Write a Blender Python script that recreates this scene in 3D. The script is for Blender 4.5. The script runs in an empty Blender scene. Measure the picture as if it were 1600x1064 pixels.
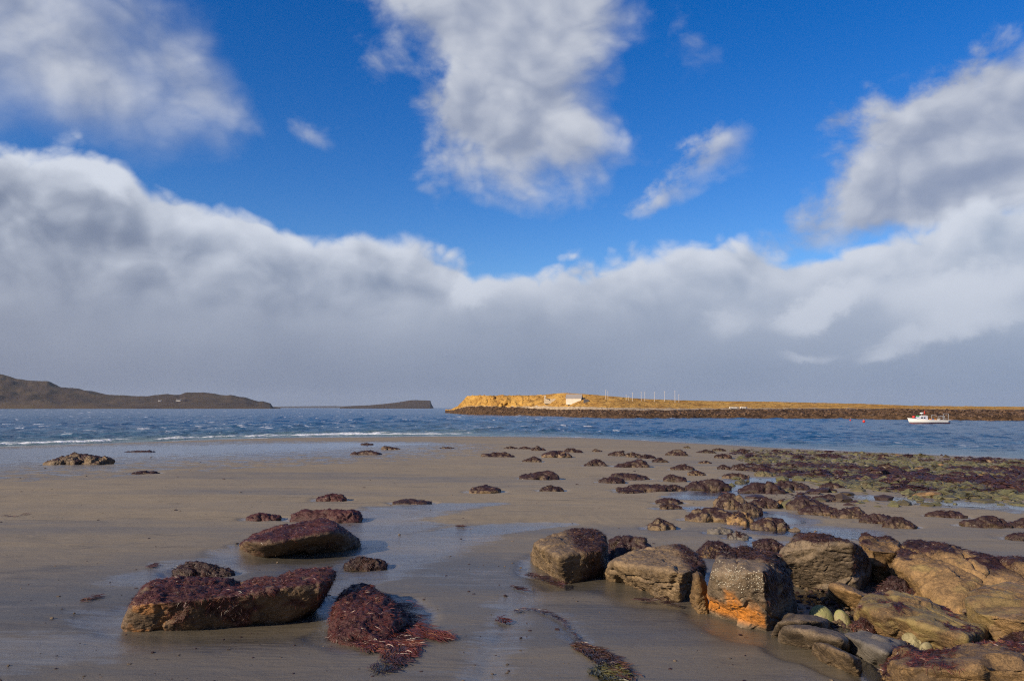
import bpy, bmesh, math, random
import numpy as np
from mathutils import Vector, Matrix

# ------------------------------------------------------------------ camera, light, exposure
sc = bpy.context.scene
COL = sc.collection
F = 1220.0                      # focal length in photo pixels (1600 wide)
CX, CY, HOR = 800.0, 532.0, 637.0
PITCH = math.atan((HOR - CY) / F)
EYE = 3.4                       # metres above the sea
cam_d = bpy.data.cameras.new("camera"); cam = bpy.data.objects.new("camera", cam_d); COL.objects.link(cam)
cam.location = (0, 0, EYE); cam.rotation_euler = (math.pi / 2 + PITCH, 0, 0)
cam_d.sensor_width = 36; cam_d.lens = F / 1600 * 36; cam_d.clip_start = 0.1; cam_d.clip_end = 90000
sc.camera = cam

SUN_EL = math.radians(24)
SUN_TO = np.array([-0.78, -0.63, 0.0]); SUN_TO /= np.linalg.norm(SUN_TO)
SUN_DIR = np.array([SUN_TO[0] * math.cos(SUN_EL), SUN_TO[1] * math.cos(SUN_EL), math.sin(SUN_EL)])   # towards the sun
sun_d = bpy.data.lights.new("sun", 'SUN'); sun = bpy.data.objects.new("sun", sun_d); COL.objects.link(sun)
sun_d.energy = 5.0; sun_d.angle = math.radians(0.5); sun_d.color = (1.0, 0.84, 0.62)
sun.rotation_euler = Vector(SUN_DIR).to_track_quat('Z', 'Y').to_euler()

sc.view_settings.view_transform = 'Standard'; sc.view_settings.look = 'None'
sc.view_settings.gamma = 1.0; sc.view_settings.exposure = 0.36
sc.view_settings.use_curve_mapping = False
sc.cycles.use_denoising = False; sc.cycles.use_adaptive_sampling = True; sc.cycles.adaptive_threshold = 0.008
sc.cycles.filter_width = 1.15; sc.cycles.sample_clamp_indirect = 4.0
sc.cycles.max_bounces = 6; sc.cycles.diffuse_bounces = 2; sc.cycles.glossy_bounces = 3
sc.cycles.transparent_max_bounces = 8
sc.cycles.caustics_reflective = False; sc.cycles.caustics_refractive = False


class E:
    """A small expression wrapper round Math nodes."""
    def __init__(s, nt, v): s.nt, s.v = nt, v
    def _op(s, op, *o, clamp=False):
        n = s.nt.nodes.new('ShaderNodeMath'); n.operation = op; n.use_clamp = clamp
        for i, a in enumerate((s,) + o):
            a = a.v if isinstance(a, E) else a
            if isinstance(a, (int, float)): n.inputs[i].default_value = a
            else: s.nt.links.new(a, n.inputs[i])
        return E(s.nt, n.outputs[0])
    def __add__(s, o): return s._op('ADD', o)
    def __sub__(s, o): return s._op('SUBTRACT', o)
    def __mul__(s, o): return s._op('MULTIPLY', o)
    def __truediv__(s, o): return s._op('DIVIDE', o)
    __radd__ = __add__; __rmul__ = __mul__
    def __rsub__(s, o): return (s * -1.0) + o
    def mx(s, o): return s._op('MAXIMUM', o)
    def mn(s, o): return s._op('MINIMUM', o)
    def clamp(s): return s._op('ADD', 0.0, clamp=True)
    def step(s, a, b):                   # smoothstep
        n = s.nt.nodes.new('ShaderNodeMapRange'); n.interpolation_type = 'SMOOTHSTEP'
        s.nt.links.new(s.v, n.inputs[0])
        n.inputs[1].default_value = a; n.inputs[2].default_value = b
        return E(s.nt, n.outputs[0])
    def to(s, sock): s.nt.links.new(s.v, sock)


def mixc(nt, f, a, b, blend='MIX'):
    n = nt.nodes.new('ShaderNodeMix'); n.data_type = 'RGBA'; n.blend_type = blend
    for k, v in ((0, f), (6, a), (7, b)):
        v = v.v if isinstance(v, E) else v
        if isinstance(v, (int, float)): n.inputs[k].default_value = v
        elif isinstance(v, tuple): n.inputs[k].default_value = (*v, 1) if len(v) == 3 else v
        else: nt.links.new(v, n.inputs[k])
    return n.outputs[2]


def noise_n(nt, vec, scale, detail=4, rough=0.5, dist=0.0, out=0):
    n = nt.nodes.new('ShaderNodeTexNoise')
    n.inputs['Scale'].default_value = scale; n.inputs['Detail'].default_value = detail
    n.inputs['Roughness'].default_value = rough; n.inputs['Distortion'].default_value = dist
    if vec is not None: nt.links.new(vec, n.inputs['Vector'])
    return E(nt, n.outputs[out])


def vmath(nt, op, a, b=None, scale=None):
    n = nt.nodes.new('ShaderNodeVectorMath'); n.operation = op
    for i, v in enumerate((a, b)):
        if v is None: continue
        if isinstance(v, tuple): n.inputs[i].default_value = v
        else: nt.links.new(v, n.inputs[i])
    if scale is not None: n.inputs['Scale'].default_value = scale
    return n.outputs[0]


def sep(nt, v):
    n = nt.nodes.new('ShaderNodeSeparateXYZ'); nt.links.new(v, n.inputs[0])
    return [E(nt, n.outputs[i]) for i in range(3)]


def ray(px, py):
    d = np.array([px - CX, F * math.cos(PITCH) - (CY - py) * math.sin(PITCH), F * math.sin(PITCH) + (CY - py) * math.cos(PITCH)])
    return d / np.linalg.norm(d)


def azel(px, py):
    d = ray(px, py); return math.atan2(d[0], d[1]), math.asin(d[2])


# ---- the sky: Nishita with clouds laid out by compass bearing and height above the horizon
def cloud_field(name, full):
    g = bpy.data.node_groups.new(name, 'ShaderNodeTree')
    g.interface.new_socket("Vector", in_out='INPUT', socket_type='NodeSocketVector')
    for k in ("Puffs", "Bank", "Glow", "Billow"): g.interface.new_socket(k, in_out='OUTPUT', socket_type='NodeSocketFloat')
    gi = g.nodes.new('NodeGroupInput'); go = g.nodes.new('NodeGroupOutput')
    d = vmath(g, 'NORMALIZE', gi.outputs[0])
    x, y, z = sep(g, d)
    stretched = vmath(g, 'MULTIPLY', d, (1, 1, 1.3))
    nA = noise_n(g, stretched, 4.5, 7 if full else 3, 0.58, 0.25)
    nB = noise_n(g, vmath(g, 'ADD', stretched, (7.3, 2.1, 4.4)), 13.0, 6 if full else 2, 0.62, 0.3)
    vo = g.nodes.new('ShaderNodeTexVoronoi'); vo.feature = 'F1'; vo.inputs['Scale'].default_value = 11
    vo.inputs['Detail'].default_value = 2.0 if full else 1.0; vo.inputs['Roughness'].default_value = 0.55
    g.links.new(vmath(g, 'ADD', stretched, vmath(g, 'SCALE', noise_n(g, stretched, 7, 3 if full else 2, out=1).v, scale=0.16)), vo.inputs['Vector'])
    bil = E(g, vo.outputs['Distance'])          # billows: small in the heads, large in the clefts
    nLow = noise_n(g, vmath(g, 'ADD', d, (3.3, 8.1, 1.7)), 2.1, 3, 0.5)
    az0 = x._op('ARCTAN2', y); el0 = z._op('ARCSINE')
    az = az0 + (nB - 0.5) * 0.07 + (nA - 0.5) * 0.06
    el = el0 + (nA - 0.5) * 0.06 - (nB - 0.5) * 0.05
    cb = g.nodes.new('ShaderNodeCombineXYZ'); az.to(cb.inputs[0]); el.to(cb.inputs[1])
    def blob(acc, px, py, rx, ry, amp, rot=0):
        a, e = azel(px, py)
        mp = g.nodes.new('ShaderNodeMapping'); mp.vector_type = 'TEXTURE'; g.links.new(cb.outputs[0], mp.inputs[0])
        mp.inputs[1].default_value = (a, e, 0); mp.inputs[2].default_value = (0, 0, math.radians(rot)); mp.inputs[3].default_value = (rx / F, ry / F, 1)
        q = g.nodes.new('ShaderNodeVectorMath'); q.operation = 'DOT_PRODUCT'
        g.links.new(mp.outputs[0], q.inputs[0]); g.links.new(mp.outputs[0], q.inputs[1])
        pw = g.nodes.new('ShaderNodeMath'); pw.operation = 'POWER'; pw.inputs[0].default_value = math.exp(-1); g.links.new(q.outputs['Value'], pw.inputs[1])
        ma = g.nodes.new('ShaderNodeMath'); ma.operation = 'MULTIPLY_ADD'; g.links.new(pw.outputs[0], ma.inputs[0]); ma.inputs[1].default_value = amp
        if acc is None: ma.inputs[2].default_value = 0
        else: g.links.new(acc.v, ma.inputs[2])
        return E(g, ma.outputs[0])
    puffs = [
        (20, 50, 215, 170, 0.80, 0), (190, 190, 120, 60, 0.26, -30), (330, 140, 120, 60, 0.46, -42),
        (620, -30, 130, 60, 0.5, 0), (770, 10, 140, 110, 0.80, 0), (850, 110, 140, 100, 0.72, 0), (720, 180, 120, 85, 0.55, 0),
        (810, 240, 130, 70, 0.62, 0), (650, 290, 80, 50, 0.36, 30), (920, 270, 80, 80, 0.34, 0), (870, -100, 200, 110, 0.8, 0),
        (1105, 248, 66, 36, 0.58, 25), (1020, 318, 60, 24, 0.66, 15), (1150, 225, 60, 50, 0.20, 0),
        (1350, 240, 100, 80, 0.62, 20), (1480, 200, 140, 62, 0.80, 12), (1620, 190, 130, 75, 0.9, 8), (1480, 285, 190, 46, 0.62, 10), (1400, 330, 150, 40, 0.36, 10), (1560, 320, 160, 46, 0.5, 0),
        (490, 212, 50, 26, 0.42, -20), (540, 275, 55, 28, 0.32, -40), (1105, 76, 50, 24, 0.28, 0), (1560, 90, 80, 28, 0.30, 25), (580, 105, 50, 60, 0.26, 0), (1240, 60, 90, 22, 0.16, 20),
    ]
    f = None
    for b in (puffs if full else ()): f = blob(f, *b)
    # the same broken cumulus goes on all round and overhead
    out = (az0._op('ABSOLUTE').step(0.72, 1.05)).mx(el0.step(0.62, 0.9))
    if full: f = f + out * ((nLow - 0.5) * 4.2 + 0.18) + ((nA - 0.5) * 1.1 + (nB - 0.5) * 0.95) * (az0.step(-0.48, -0.16) * 0.62 + 0.38) - (bil - 0.5) * 0.42 * (az0.step(-0.5, -0.15) * 0.75 + 0.25) + 0.05
    else: f = bil
    # bank of cloud along the horizon
    fc = g.nodes.new('ShaderNodeFloatCurve'); cm = fc.mapping; c0 = cm.curves[0]
    trace = [(-260, 205), (-120, 200), (0, 205), (90, 212), (170, 238), (215, 288), (300, 303), (400, 330), (470, 354), (520, 362), (570, 352), (620, 358), (665, 385), (700, 404),
             (750, 422), (830, 430), (890, 418), (940, 396), (1000, 380), (1080, 384), (1150, 386), (1205, 402), (1290, 404), (1350, 378), (1450, 345), (1600, 315), (1800, 300)]
    pts = []
    for px, py in trace:
        a, _ = azel(px, HOR)
        pts.append((a / (2 * math.pi) + 0.5, azel(px, py)[1]))
    pts = [(0.0, 0.24), (0.25, 0.2), (0.33, 0.3)] + pts + [(0.72, 0.2), (1.0, 0.24)]
    while len(c0.points) < len(pts): c0.points.new(0.5, 0.5)
    for p, q in zip(c0.points, pts): p.location = q; p.handle_type = 'AUTO'
    cm.extend = 'HORIZONTAL'; cm.update()
    ((az0 + (nB - 0.5) * 0.03) * (1 / (2 * math.pi)) + 0.5).to(fc.inputs[1])
    top = E(g, fc.outputs[0])
    # cauliflower heads along the bank's rim
    bank = (top - el0) + (nA - 0.5) * 0.035 + (nB - 0.5) * 0.040
    bank = bank - (bil - 0.5) * 0.036 + 0.016
    bank.to(go.inputs[1]); f.to(go.inputs[0]); bil.to(go.inputs[3])
    if full:
        glow = None                      # sunlit heads inside the bank
        for b in [(115, 262, 75, 22, 0.85, -20), (30, 245, 60, 26, 0.7, 0), (740, 452, 44, 32, 1.0, 20), (1290, 462, 46, 20, 0.9, 20), (1245, 492, 44, 26, 0.8, 0),
                  (1130, 500, 45, 30, 0.6, 20), (1400, 455, 80, 34, 0.6, 0), (1550, 440, 80, 30, 0.8, 10), (1440, 515, 80, 24, 0.75, 15), (1255, 551, 38, 10, 0.6, 0), (1380, 556, 40, 13, 0.55, 0),
                  (590, 372, 60, 26, 0.45, -20), (1560, 500, 80, 20, 0.5, 10), (980, 410, 120, 28, 0.45, 10)]: glow = blob(glow, *b)
        (glow + out * (nLow - 0.45) * 2.0).to(go.inputs[2])
    return g

def build_world():
    w = bpy.data.worlds.new("World"); sc.world = w; w.use_nodes = True
    w.cycles.sampling_method = 'MANUAL'; w.cycles.sample_map_resolution = 256
    nt = w.node_tree; nt.nodes.clear()
    tc = nt.nodes.new('ShaderNodeTexCoord'); d = tc.outputs['Generated']
    def field(g, v):
        n = nt.nodes.new('ShaderNodeGroup'); n.node_tree = g; nt.links.new(v, n.inputs[0])
        return [E(nt, o) for o in n.outputs]
    p0, b0, gl, v0_ = field(cloud_field('cloud_field', True), d)
    p1, b1, _, v1_ = field(cloud_field('cloud_field_towards_sun', False), vmath(nt, 'ADD', d, tuple(float(v) * 0.022 + (0.012 if i == 2 else 0) for i, v in enumerate(SUN_DIR))))
    dx, dy, dz = sep(nt, d)
    az = dx._op('ARCTAN2', dy)
    sky = nt.nodes.new('ShaderNodeTexSky'); sky.sky_type = 'NISHITA'; sky.sun_disc = False
    sky.sun_elevation = SUN_EL; sky.sun_rotation = math.atan2(SUN_DIR[0], SUN_DIR[1])
    sky.altitude = 0; sky.air_density = 1.0; sky.dust_density = 0.3; sky.ozone_density = 3.0
    hs = nt.nodes.new('ShaderNodeHueSaturation'); hs.inputs['Hue'].default_value = 0.517; hs.inputs['Saturation'].default_value = 1.42; hs.inputs['Value'].default_value = 1.12
    nt.links.new(sky.outputs[0], hs.inputs['Color'])
    fine = noise_n(nt, vmath(nt, 'MULTIPLY', d, (1, 1, 1.8)), 9, 7, 0.6, 0.3)
    broad = noise_n(nt, vmath(nt, 'MULTIPLY', d, (1, 1, 2.2)), 4.2, 2, 0.5)
    relief_ = (v1_ - v0_) * 1.5
    # puffs
    lit_p = (relief_ * 0.62 + (fine - 0.5) * 1.35 + (broad - 0.5) * 0.8 + 0.46 - (p0 - 0.6) * 0.06).step(-0.55, 1.25)
    c_p = mixc(nt, lit_p, (2.35, 2.75, 3.75), (5.3, 5.55, 6.1))
    a_p = (p0 + (fine - 0.5) * 0.55 * (az.step(-0.48, -0.16) * 0.7 + 0.3)).step(0.20, 0.96) * 0.95
    # bank: shaded body, bright rim towards the sun
    rim = (1.0 - b0.step(0.0, 0.07)) * 0.55
    heads = dz.step(0.08, 0.20)
    lit_b = (rim + gl.step(0.12, 0.9) * 0.72 + relief_ * (0.04 + heads * 0.56) + (fine - 0.5) * 0.75 * (heads * 0.7 + 0.3) + (broad - 0.5) * 0.8 + 0.33 + az * 0.10).step(-0.55, 1.1)
    shade = mixc(nt, (az * 0.8 + 0.5 + (broad - 0.5) * 0.6).clamp(), (1.75, 2.12, 3.00), (2.05, 2.75, 4.00))
    c_b = mixc(nt, lit_b, shade, (5.5, 5.9, 6.7))
    low = dz.step(0.21, 0.0)
    c_b = mixc(nt, low * 0.74, c_b, mixc(nt, (az * 0.8 + 0.5).clamp(), (1.05, 1.25, 1.95), (1.45, 2.05, 3.2)))
    c_b = mixc(nt, (gl.step(0.25, 1.0) * (0.25 + fine * 1.0) * 0.62).clamp(), c_b, (5.4, 5.8, 6.6))
    a_b = b0.step(-0.004, 0.020)
    col = mixc(nt, a_p, hs.outputs[0], c_p)
    col = mixc(nt, a_b, col, c_b)
    bg = nt.nodes.new('ShaderNodeBackground'); bg.inputs[1].default_value = 0.092
    nt.links.new(col, bg.inputs[0])
    wo = nt.nodes.new('ShaderNodeOutputWorld'); nt.links.new(bg.outputs[0], wo.inputs[0])
build_world()

# ------------------------------------------------------------------ numpy helpers
rng = np.random.default_rng(11)
_G = rng.normal(size=(256, 3)); _G /= np.linalg.norm(_G, axis=1)[:, None]
def perlin(p):
    p = np.asarray(p, float); i = np.floor(p).astype(np.int64); f = p - i
    u = f * f * f * (f * (f * 6 - 15) + 10)
    def h(dx, dy, dz):
        v = (i[:, 0] + dx) * 374761393 + (i[:, 1] + dy) * 668265263 + (i[:, 2] + dz) * 1274126177
        v = (v ^ (v >> 13)) * 1103515245; v = (v ^ (v >> 16)) & 255
        gr = _G[v]
        return gr[:, 0] * (f[:, 0] - dx) + gr[:, 1] * (f[:, 1] - dy) + gr[:, 2] * (f[:, 2] - dz)
    l = lambda a, b, t: a + (b - a) * t
    return l(l(l(h(0,0,0), h(1,0,0), u[:, 0]), l(h(0,1,0), h(1,1,0), u[:, 0]), u[:, 1]),
             l(l(h(0,0,1), h(1,0,1), u[:, 0]), l(h(0,1,1), h(1,1,1), u[:, 0]), u[:, 1]), u[:, 2])
def fbm(p, oct=4, gain=0.5):
    a, s = 1.0, 0.0; p = np.array(p, float)
    for _ in range(oct): s = s + a * perlin(p); p = p * 2.03 + 17.7; a *= gain
    return s
def fbm2(x, y, scale, oct=4, seed=0.0, gain=0.5):
    return fbm(np.stack([np.ravel(x) * scale, np.ravel(y) * scale, np.full(np.size(x), seed)], 1), oct, gain).reshape(np.shape(x))
def sstep(a, b, x):
    t = np.clip((x - a) / (b - a), 0, 1); return t * t * (3 - 2 * t)

def mesh_np(name, verts, faces, attrs=None, smooth=True):
    me = bpy.data.meshes.new(name); verts = np.asarray(verts, np.float32); faces = np.asarray(faces, np.int32)
    n, k = faces.shape
    me.vertices.add(len(verts)); me.vertices.foreach_set('co', verts.ravel())
    me.loops.add(n * k); me.loops.foreach_set('vertex_index', faces.ravel())
    me.polygons.add(n); me.polygons.foreach_set('loop_start', np.arange(0, n * k, k, dtype=np.int32))
    me.polygons.foreach_set('use_smooth', np.full(n, smooth))
    for a, v in (attrs or {}).items():
        at = me.attributes.new(a, 'FLOAT', 'POINT'); at.data.foreach_set('value', np.asarray(v, np.float32))
    me.update(calc_edges=True); me.validate()
    return me

def obj(name, me, mat, parent=None, loc=(0, 0, 0)):
    o = bpy.data.objects.new(name, me); COL.objects.link(o); o.location = loc
    if mat is not None and len(me.materials) == 0: me.materials.append(mat)
    if parent is not None: o.parent = parent
    return o
def tag(o, label=None, cat=None, group=None, kind=None):
    if label: o['label'] = label
    if cat: o['category'] = cat
    if group: o['group'] = group
    if kind: o['kind'] = kind
    return o
def empty(name, loc, rz=0):
    o = bpy.data.objects.new(name, None); COL.objects.link(o); o.location = loc; o.rotation_euler = (0, 0, rz); return o

_ICO = {}
def ico(n):
    if n not in _ICO:
        bm = bmesh.new(); bmesh.ops.create_icosphere(bm, subdivisions=n, radius=1)
        bm.verts.ensure_lookup_table()
        _ICO[n] = (np.array([v.co[:] for v in bm.verts]), np.array([[v.index for v in f.verts] for f in bm.faces])); bm.free()
    return _ICO[n]

def vnormals(v, f):
    fn = np.cross(v[f[:, 1]] - v[f[:, 0]], v[f[:, 2]] - v[f[:, 0]])
    n = np.zeros_like(v)
    for k in range(3): np.add.at(n, f[:, k], fn)
    return n / (np.linalg.norm(n, axis=1)[:, None] + 1e-12)

# ------------------------------------------------------------------ materials
def new_mat(name):
    m = bpy.data.materials.new(name); m.use_nodes = True
    nt = m.node_tree; bs = nt.nodes['Principled BSDF']
    return m, nt, bs
def attr(nt, name):
    n = nt.nodes.new('ShaderNodeAttribute'); n.attribute_name = name; return E(nt, n.outputs['Fac'])
def objco(nt):
    return nt.nodes.new('ShaderNodeTexCoord').outputs['Object']
def bump(nt, bs, h, strength, dist, prev=None):
    b = nt.nodes.new('ShaderNodeBump'); b.inputs['Strength'].default_value = strength; b.inputs['Distance'].default_value = dist
    h.to(b.inputs['Height'])
    if prev is not None: nt.links.new(prev, b.inputs['Normal'])
    nt.links.new(b.outputs[0], bs.inputs['Normal']); return b.outputs[0]

def mat_plain(name, col, rough=0.6, var=0.15, scale=3.0, metal=0.0):
    m, nt, bs = new_mat(name)
    n = noise_n(nt, objco(nt), scale, 5, 0.6)
    c = mixc(nt, n, tuple(v * (1 - var) for v in col), tuple(min(1, v * (1 + var)) for v in col))
    nt.links.new(c, bs.inputs['Base Color']); bs.inputs['Roughness'].default_value = rough; bs.inputs['Metallic'].default_value = metal
    return m

def mat_rock(name, dark, light, film=(0.026, 0.012, 0.011), stain=(0.46, 0.17, 0.025), scale=1.0, rough=0.62):
    m, nt, bs = new_mat(name)
    oc = objco(nt); rnd = E(nt, nt.nodes.new('ShaderNodeObjectInfo').outputs['Random'])
    n1 = noise_n(nt, oc, 3.2 * scale, 6, 0.62, 0.4); n2 = noise_n(nt, oc, 26 * scale, 5, 0.7); n3 = noise_n(nt, oc, 110 * scale, 3, 0.7)
    t = (n1 * 1.9 - 0.52 + (n2 - 0.5) * 1.3 + (n3 - 0.5) * 1.3 + (rnd - 0.5) * 0.3).clamp()
    c = mixc(nt, t, dark, light)
    c = mixc(nt, ((n2 - 0.62) * 6).clamp() * 0.5, c, tuple(v * 1.7 for v in light))           # pale mineral flecks
    mott = noise_n(nt, oc, 9 * scale, 6, 0.7, 0.8)
    c = mixc(nt, mott.step(0.50, 0.70) * 0.62, c, tuple(v * 0.42 for v in dark))                # dark weathering crust
    st = attr(nt, 'stain')
    c = mixc(nt, (st * (0.25 + n2 * 1.3) + (n1 - 0.5) * st * 1.6).clamp(), c, mixc(nt, n3, stain, tuple(v * 1.5 for v in stain)))
    wd = attr(nt, 'weed')
    c = mixc(nt, (wd * 1.25 + (n2 - 0.5) * wd * 1.5).clamp(), c, mixc(nt, (n2 * 1.3 + n1 * 0.9 - 0.62).clamp(), tuple(v * 0.5 for v in film), tuple(v * 2.3 for v in film)))
    nt.links.new(c, bs.inputs['Base Color'])
    (rough + (n2 - 0.5) * 0.4 - wd * 0.1).to(bs.inputs['Roughness'])
    bs.inputs['Specular IOR Level'].default_value = 0.4
    b = bump(nt, bs, noise_n(nt, oc, 14 * scale, 7, 0.7, 0.3), 0.6, 0.016 / scale)
    b = bump(nt, bs, noise_n(nt, oc, 75 * scale, 5, 0.75), 1.0, 0.009 / scale, b)
    vo = nt.nodes.new('ShaderNodeTexVoronoi'); vo.feature = 'DISTANCE_TO_EDGE'; vo.inputs['Scale'].default_value = 2.6 * scale
    nt.links.new(vmath(nt, 'ADD', oc, vmath(nt, 'SCALE', noise_n(nt, oc, 4 * scale, 4, out=1).v, scale=0.5 / scale)), vo.inputs['Vector'])
    bump(nt, bs, E(nt, vo.outputs[0]).step(0.0, 0.03), 0.25, 0.008 / scale, b)
    return m

def mat_weed(name, a, b, tip, rough=0.42):
    m, nt, bs = new_mat(name)
    t = attr(nt, 'tint')
    c = mixc(nt, t.step(0.0, 0.75), a, b); c = mixc(nt, t.step(0.86, 1.0) * 0.7, c, tip)
    nt.links.new(c, bs.inputs['Base Color']); bs.inputs['Roughness'].default_value = rough
    bs.inputs['Specular IOR Level'].default_value = 0.45
    return m

M = {}
M['rock_grey'] = mat_rock('rock_grey', (0.052, 0.039, 0.029), (0.245, 0.178, 0.112))
M['rock_brown'] = mat_rock('rock_brown', (0.056, 0.038, 0.025), (0.285, 0.195, 0.105))
M['rock_gold'] = mat_rock('rock_gold', (0.082, 0.050, 0.024), (0.37, 0.225, 0.094), stain=(0.19, 0.145, 0.052))
M['rock_dark'] = mat_rock('rock_dark', (0.028, 0.019, 0.014), (0.17, 0.115, 0.066), film=(0.027, 0.013, 0.011))
M['rock_red'] = mat_rock('rock_red', (0.034, 0.022, 0.016), (0.21, 0.135, 0.075), film=(0.042, 0.0135, 0.0115))
M['rock_olive'] = mat_rock('rock_olive', (0.050, 0.038, 0.023), (0.19, 0.150, 0.075), stain=(0.098, 0.092, 0.040))
M['rock_pale'] = mat_rock('rock_pale', (0.19, 0.16, 0.08), (0.36, 0.31, 0.17), stain=(0.17, 0.19, 0.05), scale=2.5)
M['rock_sandy'] = mat_rock('rock_sandy', (0.11, 0.095, 0.08), (0.19, 0.165, 0.135))
M['weed_red'] = mat_weed('weed_red', (0.020, 0.006, 0.006), (0.112, 0.029, 0.021), (0.24, 0.11, 0.045))
M['weed_purple'] = mat_weed('weed_purple', (0.015, 0.007, 0.008), (0.062, 0.026, 0.023), (0.17, 0.09, 0.045))
M['weed_brown'] = mat_weed('weed_brown', (0.018, 0.009, 0.007), (0.080, 0.036, 0.022), (0.19, 0.11, 0.04))
M['weed_green'] = mat_weed('weed_green', (0.022, 0.021, 0.009), (0.092, 0.083, 0.030), (0.16, 0.14, 0.05))
M['barnacle'] = mat_plain('barnacle', (0.42, 0.38, 0.30), 0.8, 0.35, 40)

# ------------------------------------------------------------------ beach height
_xs = np.arange(-260, 260, 0.5)
_ys = np.interp(_xs, [-260, -110, -75, -45, -26.5, -8, 7.5, 16, 24, 31, 35, 50, 80, 200, 260], [-170, -20, 32, 69, 91, 96, 92, 79, 66, 58, 53, 33, -10, -170, -250])
_k = np.exp(-np.linspace(-2.5, 2.5, 25) ** 2); _ys = np.convolve(np.pad(_ys, 12, 'edge'), _k / _k.sum(), 'valid')
def y_shore(x): return np.interp(x, _xs, _ys)
def base_z(x, y):
    s = y_shore(x) - y
    return 0.0192 * np.where(s > 80, 80 + 16 * np.tanh((s - 80) / 16), s)
def G(px, py):
    """The point of the sand seen at a photo pixel."""
    d = ray(px, py); t = 0.0; y = 5.0
    for _ in range(60):
        t = (EYE - float(base_z(d[0] * t, d[1] * t))) / -d[2] if d[2] < 0 else 300.0
    return np.array([d[0] * t, d[1] * t, EYE + d[2] * t])
def P(px, py, Y):
    d = ray(px, py); t = Y / d[1]; return np.array([d[0] * t, Y, EYE + d[2] * t])
def depth_at_sea(py, px=800): d = ray(px, py); return EYE * d[1] / -d[2]

# ---- streams and pools: (centre x, y, half width), from where they lie on the sand
def Hs(rows):
    o = []
    for px, a, b in rows:
        A, B = G(px, a), G(px, b); o.append(((A[0] + B[0]) / 2, (A[1] + B[1]) / 2, max(np.linalg.norm(A - B) / 2, 0.03)))
    return o
def Vs(rows):
    o = []
    for py, a, b in rows:
        A, B = G(a, py), G(b, py); o.append(((A[0] + B[0]) / 2, (A[1] + B[1]) / 2, np.linalg.norm(A - B) / 2))
    return o
STREAMS = [
    (Hs([(-260, 712, 742), (-150, 706, 734), (0, 700, 727), (150, 697, 721), (300, 694, 713), (420, 692, 705), (520, 691, 699), (600, 691.5, 696), (640, 692.5, 694.5)]), 1.0, 'pool'),
    (Hs([(892, 817, 820), (850, 816, 823), (790, 819, 829), (720, 826, 842), (660, 834, 858), (610, 846, 876), (570, 860, 892), (545, 872, 905)]), 1.0, 'stream'),
    (Vs([(900, 540, 620), (915, 520, 575), (935, 500, 545), (955, 440, 530), (978, 280, 520)]), 1.0, 'stream'),
    (Hs([(500, 958, 996), (420, 966, 1004), (320, 972, 1014), (220, 980, 1020), (120, 990, 1040), (0, 995, 1055), (-120, 1000, 1070)]), 0.55, 'stream'),
    (Hs([(775, 784, 788), (700, 787, 797), (630, 792, 807), (580, 799, 818), (568, 812, 838), (575, 830, 858), (540, 852, 868), (470, 860, 876), (400, 862, 878), (330, 872, 896), (290, 884, 902), (230, 894, 915)]), 0.8, 'stream'),
    (Hs([(910, 894, 901), (870, 903, 916), (825, 924, 940), (795, 940, 958)]), 0.55, 'stream'),
    (Vs([(955, 765, 825), (975, 755, 825), (1000, 742, 815), (1030, 725, 800), (1064, 705, 790), (1120, 670, 770)]), 0.48, 'stream'),
    (Hs([(838, 948, 955), (866, 955, 966), (885, 966, 980), (897, 985, 998), (914, 1001, 1009)]), 0.45, 'stream'),
    (Hs([(1165, 814, 820), (1200, 817, 830), (1250, 820, 838), (1300, 824, 841), (1350, 832, 838)]), 1.0, 'pool'),
    (Vs([(978, 1290, 1302), (1000, 1303, 1322), (1025, 1318, 1345), (1064, 1345, 1392), (1120, 1370, 1450)]), 1.0, 'pool'),
    (Hs([(1078, 774, 780), (1105, 770, 779), (1135, 764, 771), (1170, 752, 758), (1200, 746, 751)]), 1.0, 'pool'),
    (Hs([(1165, 797, 803), (1190, 799, 809), (1215, 806, 817)]), 1.0, 'pool'),
    (Hs([(1360, 774, 780), (1420, 777, 787), (1500, 782, 793), (1600, 788, 799), (1720, 796, 808)]), 0.75, 'pool'),
    (Hs([(1180, 842, 848), (1205, 846, 860), (1228, 858, 874), (1240, 870, 884)]), 1.0, 'pool'),
    (Hs([(1230, 920, 935), (1265, 925, 942), (1300, 915, 932)]), 1.0, 'pool'),
    (Hs([(1040, 792, 796), (1080, 790, 795), (1110, 800, 805)]), 0.6, 'pool'),
    (Hs([(1395, 858, 866), (1440, 864, 872), (1475, 872, 878)]), 0.5, 'pool'),
]
def water_mask(x, y, standing=False):
    m = np.zeros(np.shape(x))
    for pts, amp, kind in STREAMS:
        if standing and kind != 'pool': continue
        best = np.full(np.shape(x), 9.0)
        for (x0, y0, w0), (x1, y1, w1) in zip(pts[:-1], pts[1:]):
            dx, dy = x1 - x0, y1 - y0; L2 = dx * dx + dy * dy
            t = np.clip(((x - x0) * dx + (y - y0) * dy) / L2, 0, 1)
            w = w0 + (w1 - w0) * t
            best = np.minimum(best, np.hypot(x - x0 - dx * t, y - y0 - dy * t) / w)
        m = np.maximum(m, amp * np.clip(1.55 - best, 0, 1.55) / 1.55)
    return m
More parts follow.
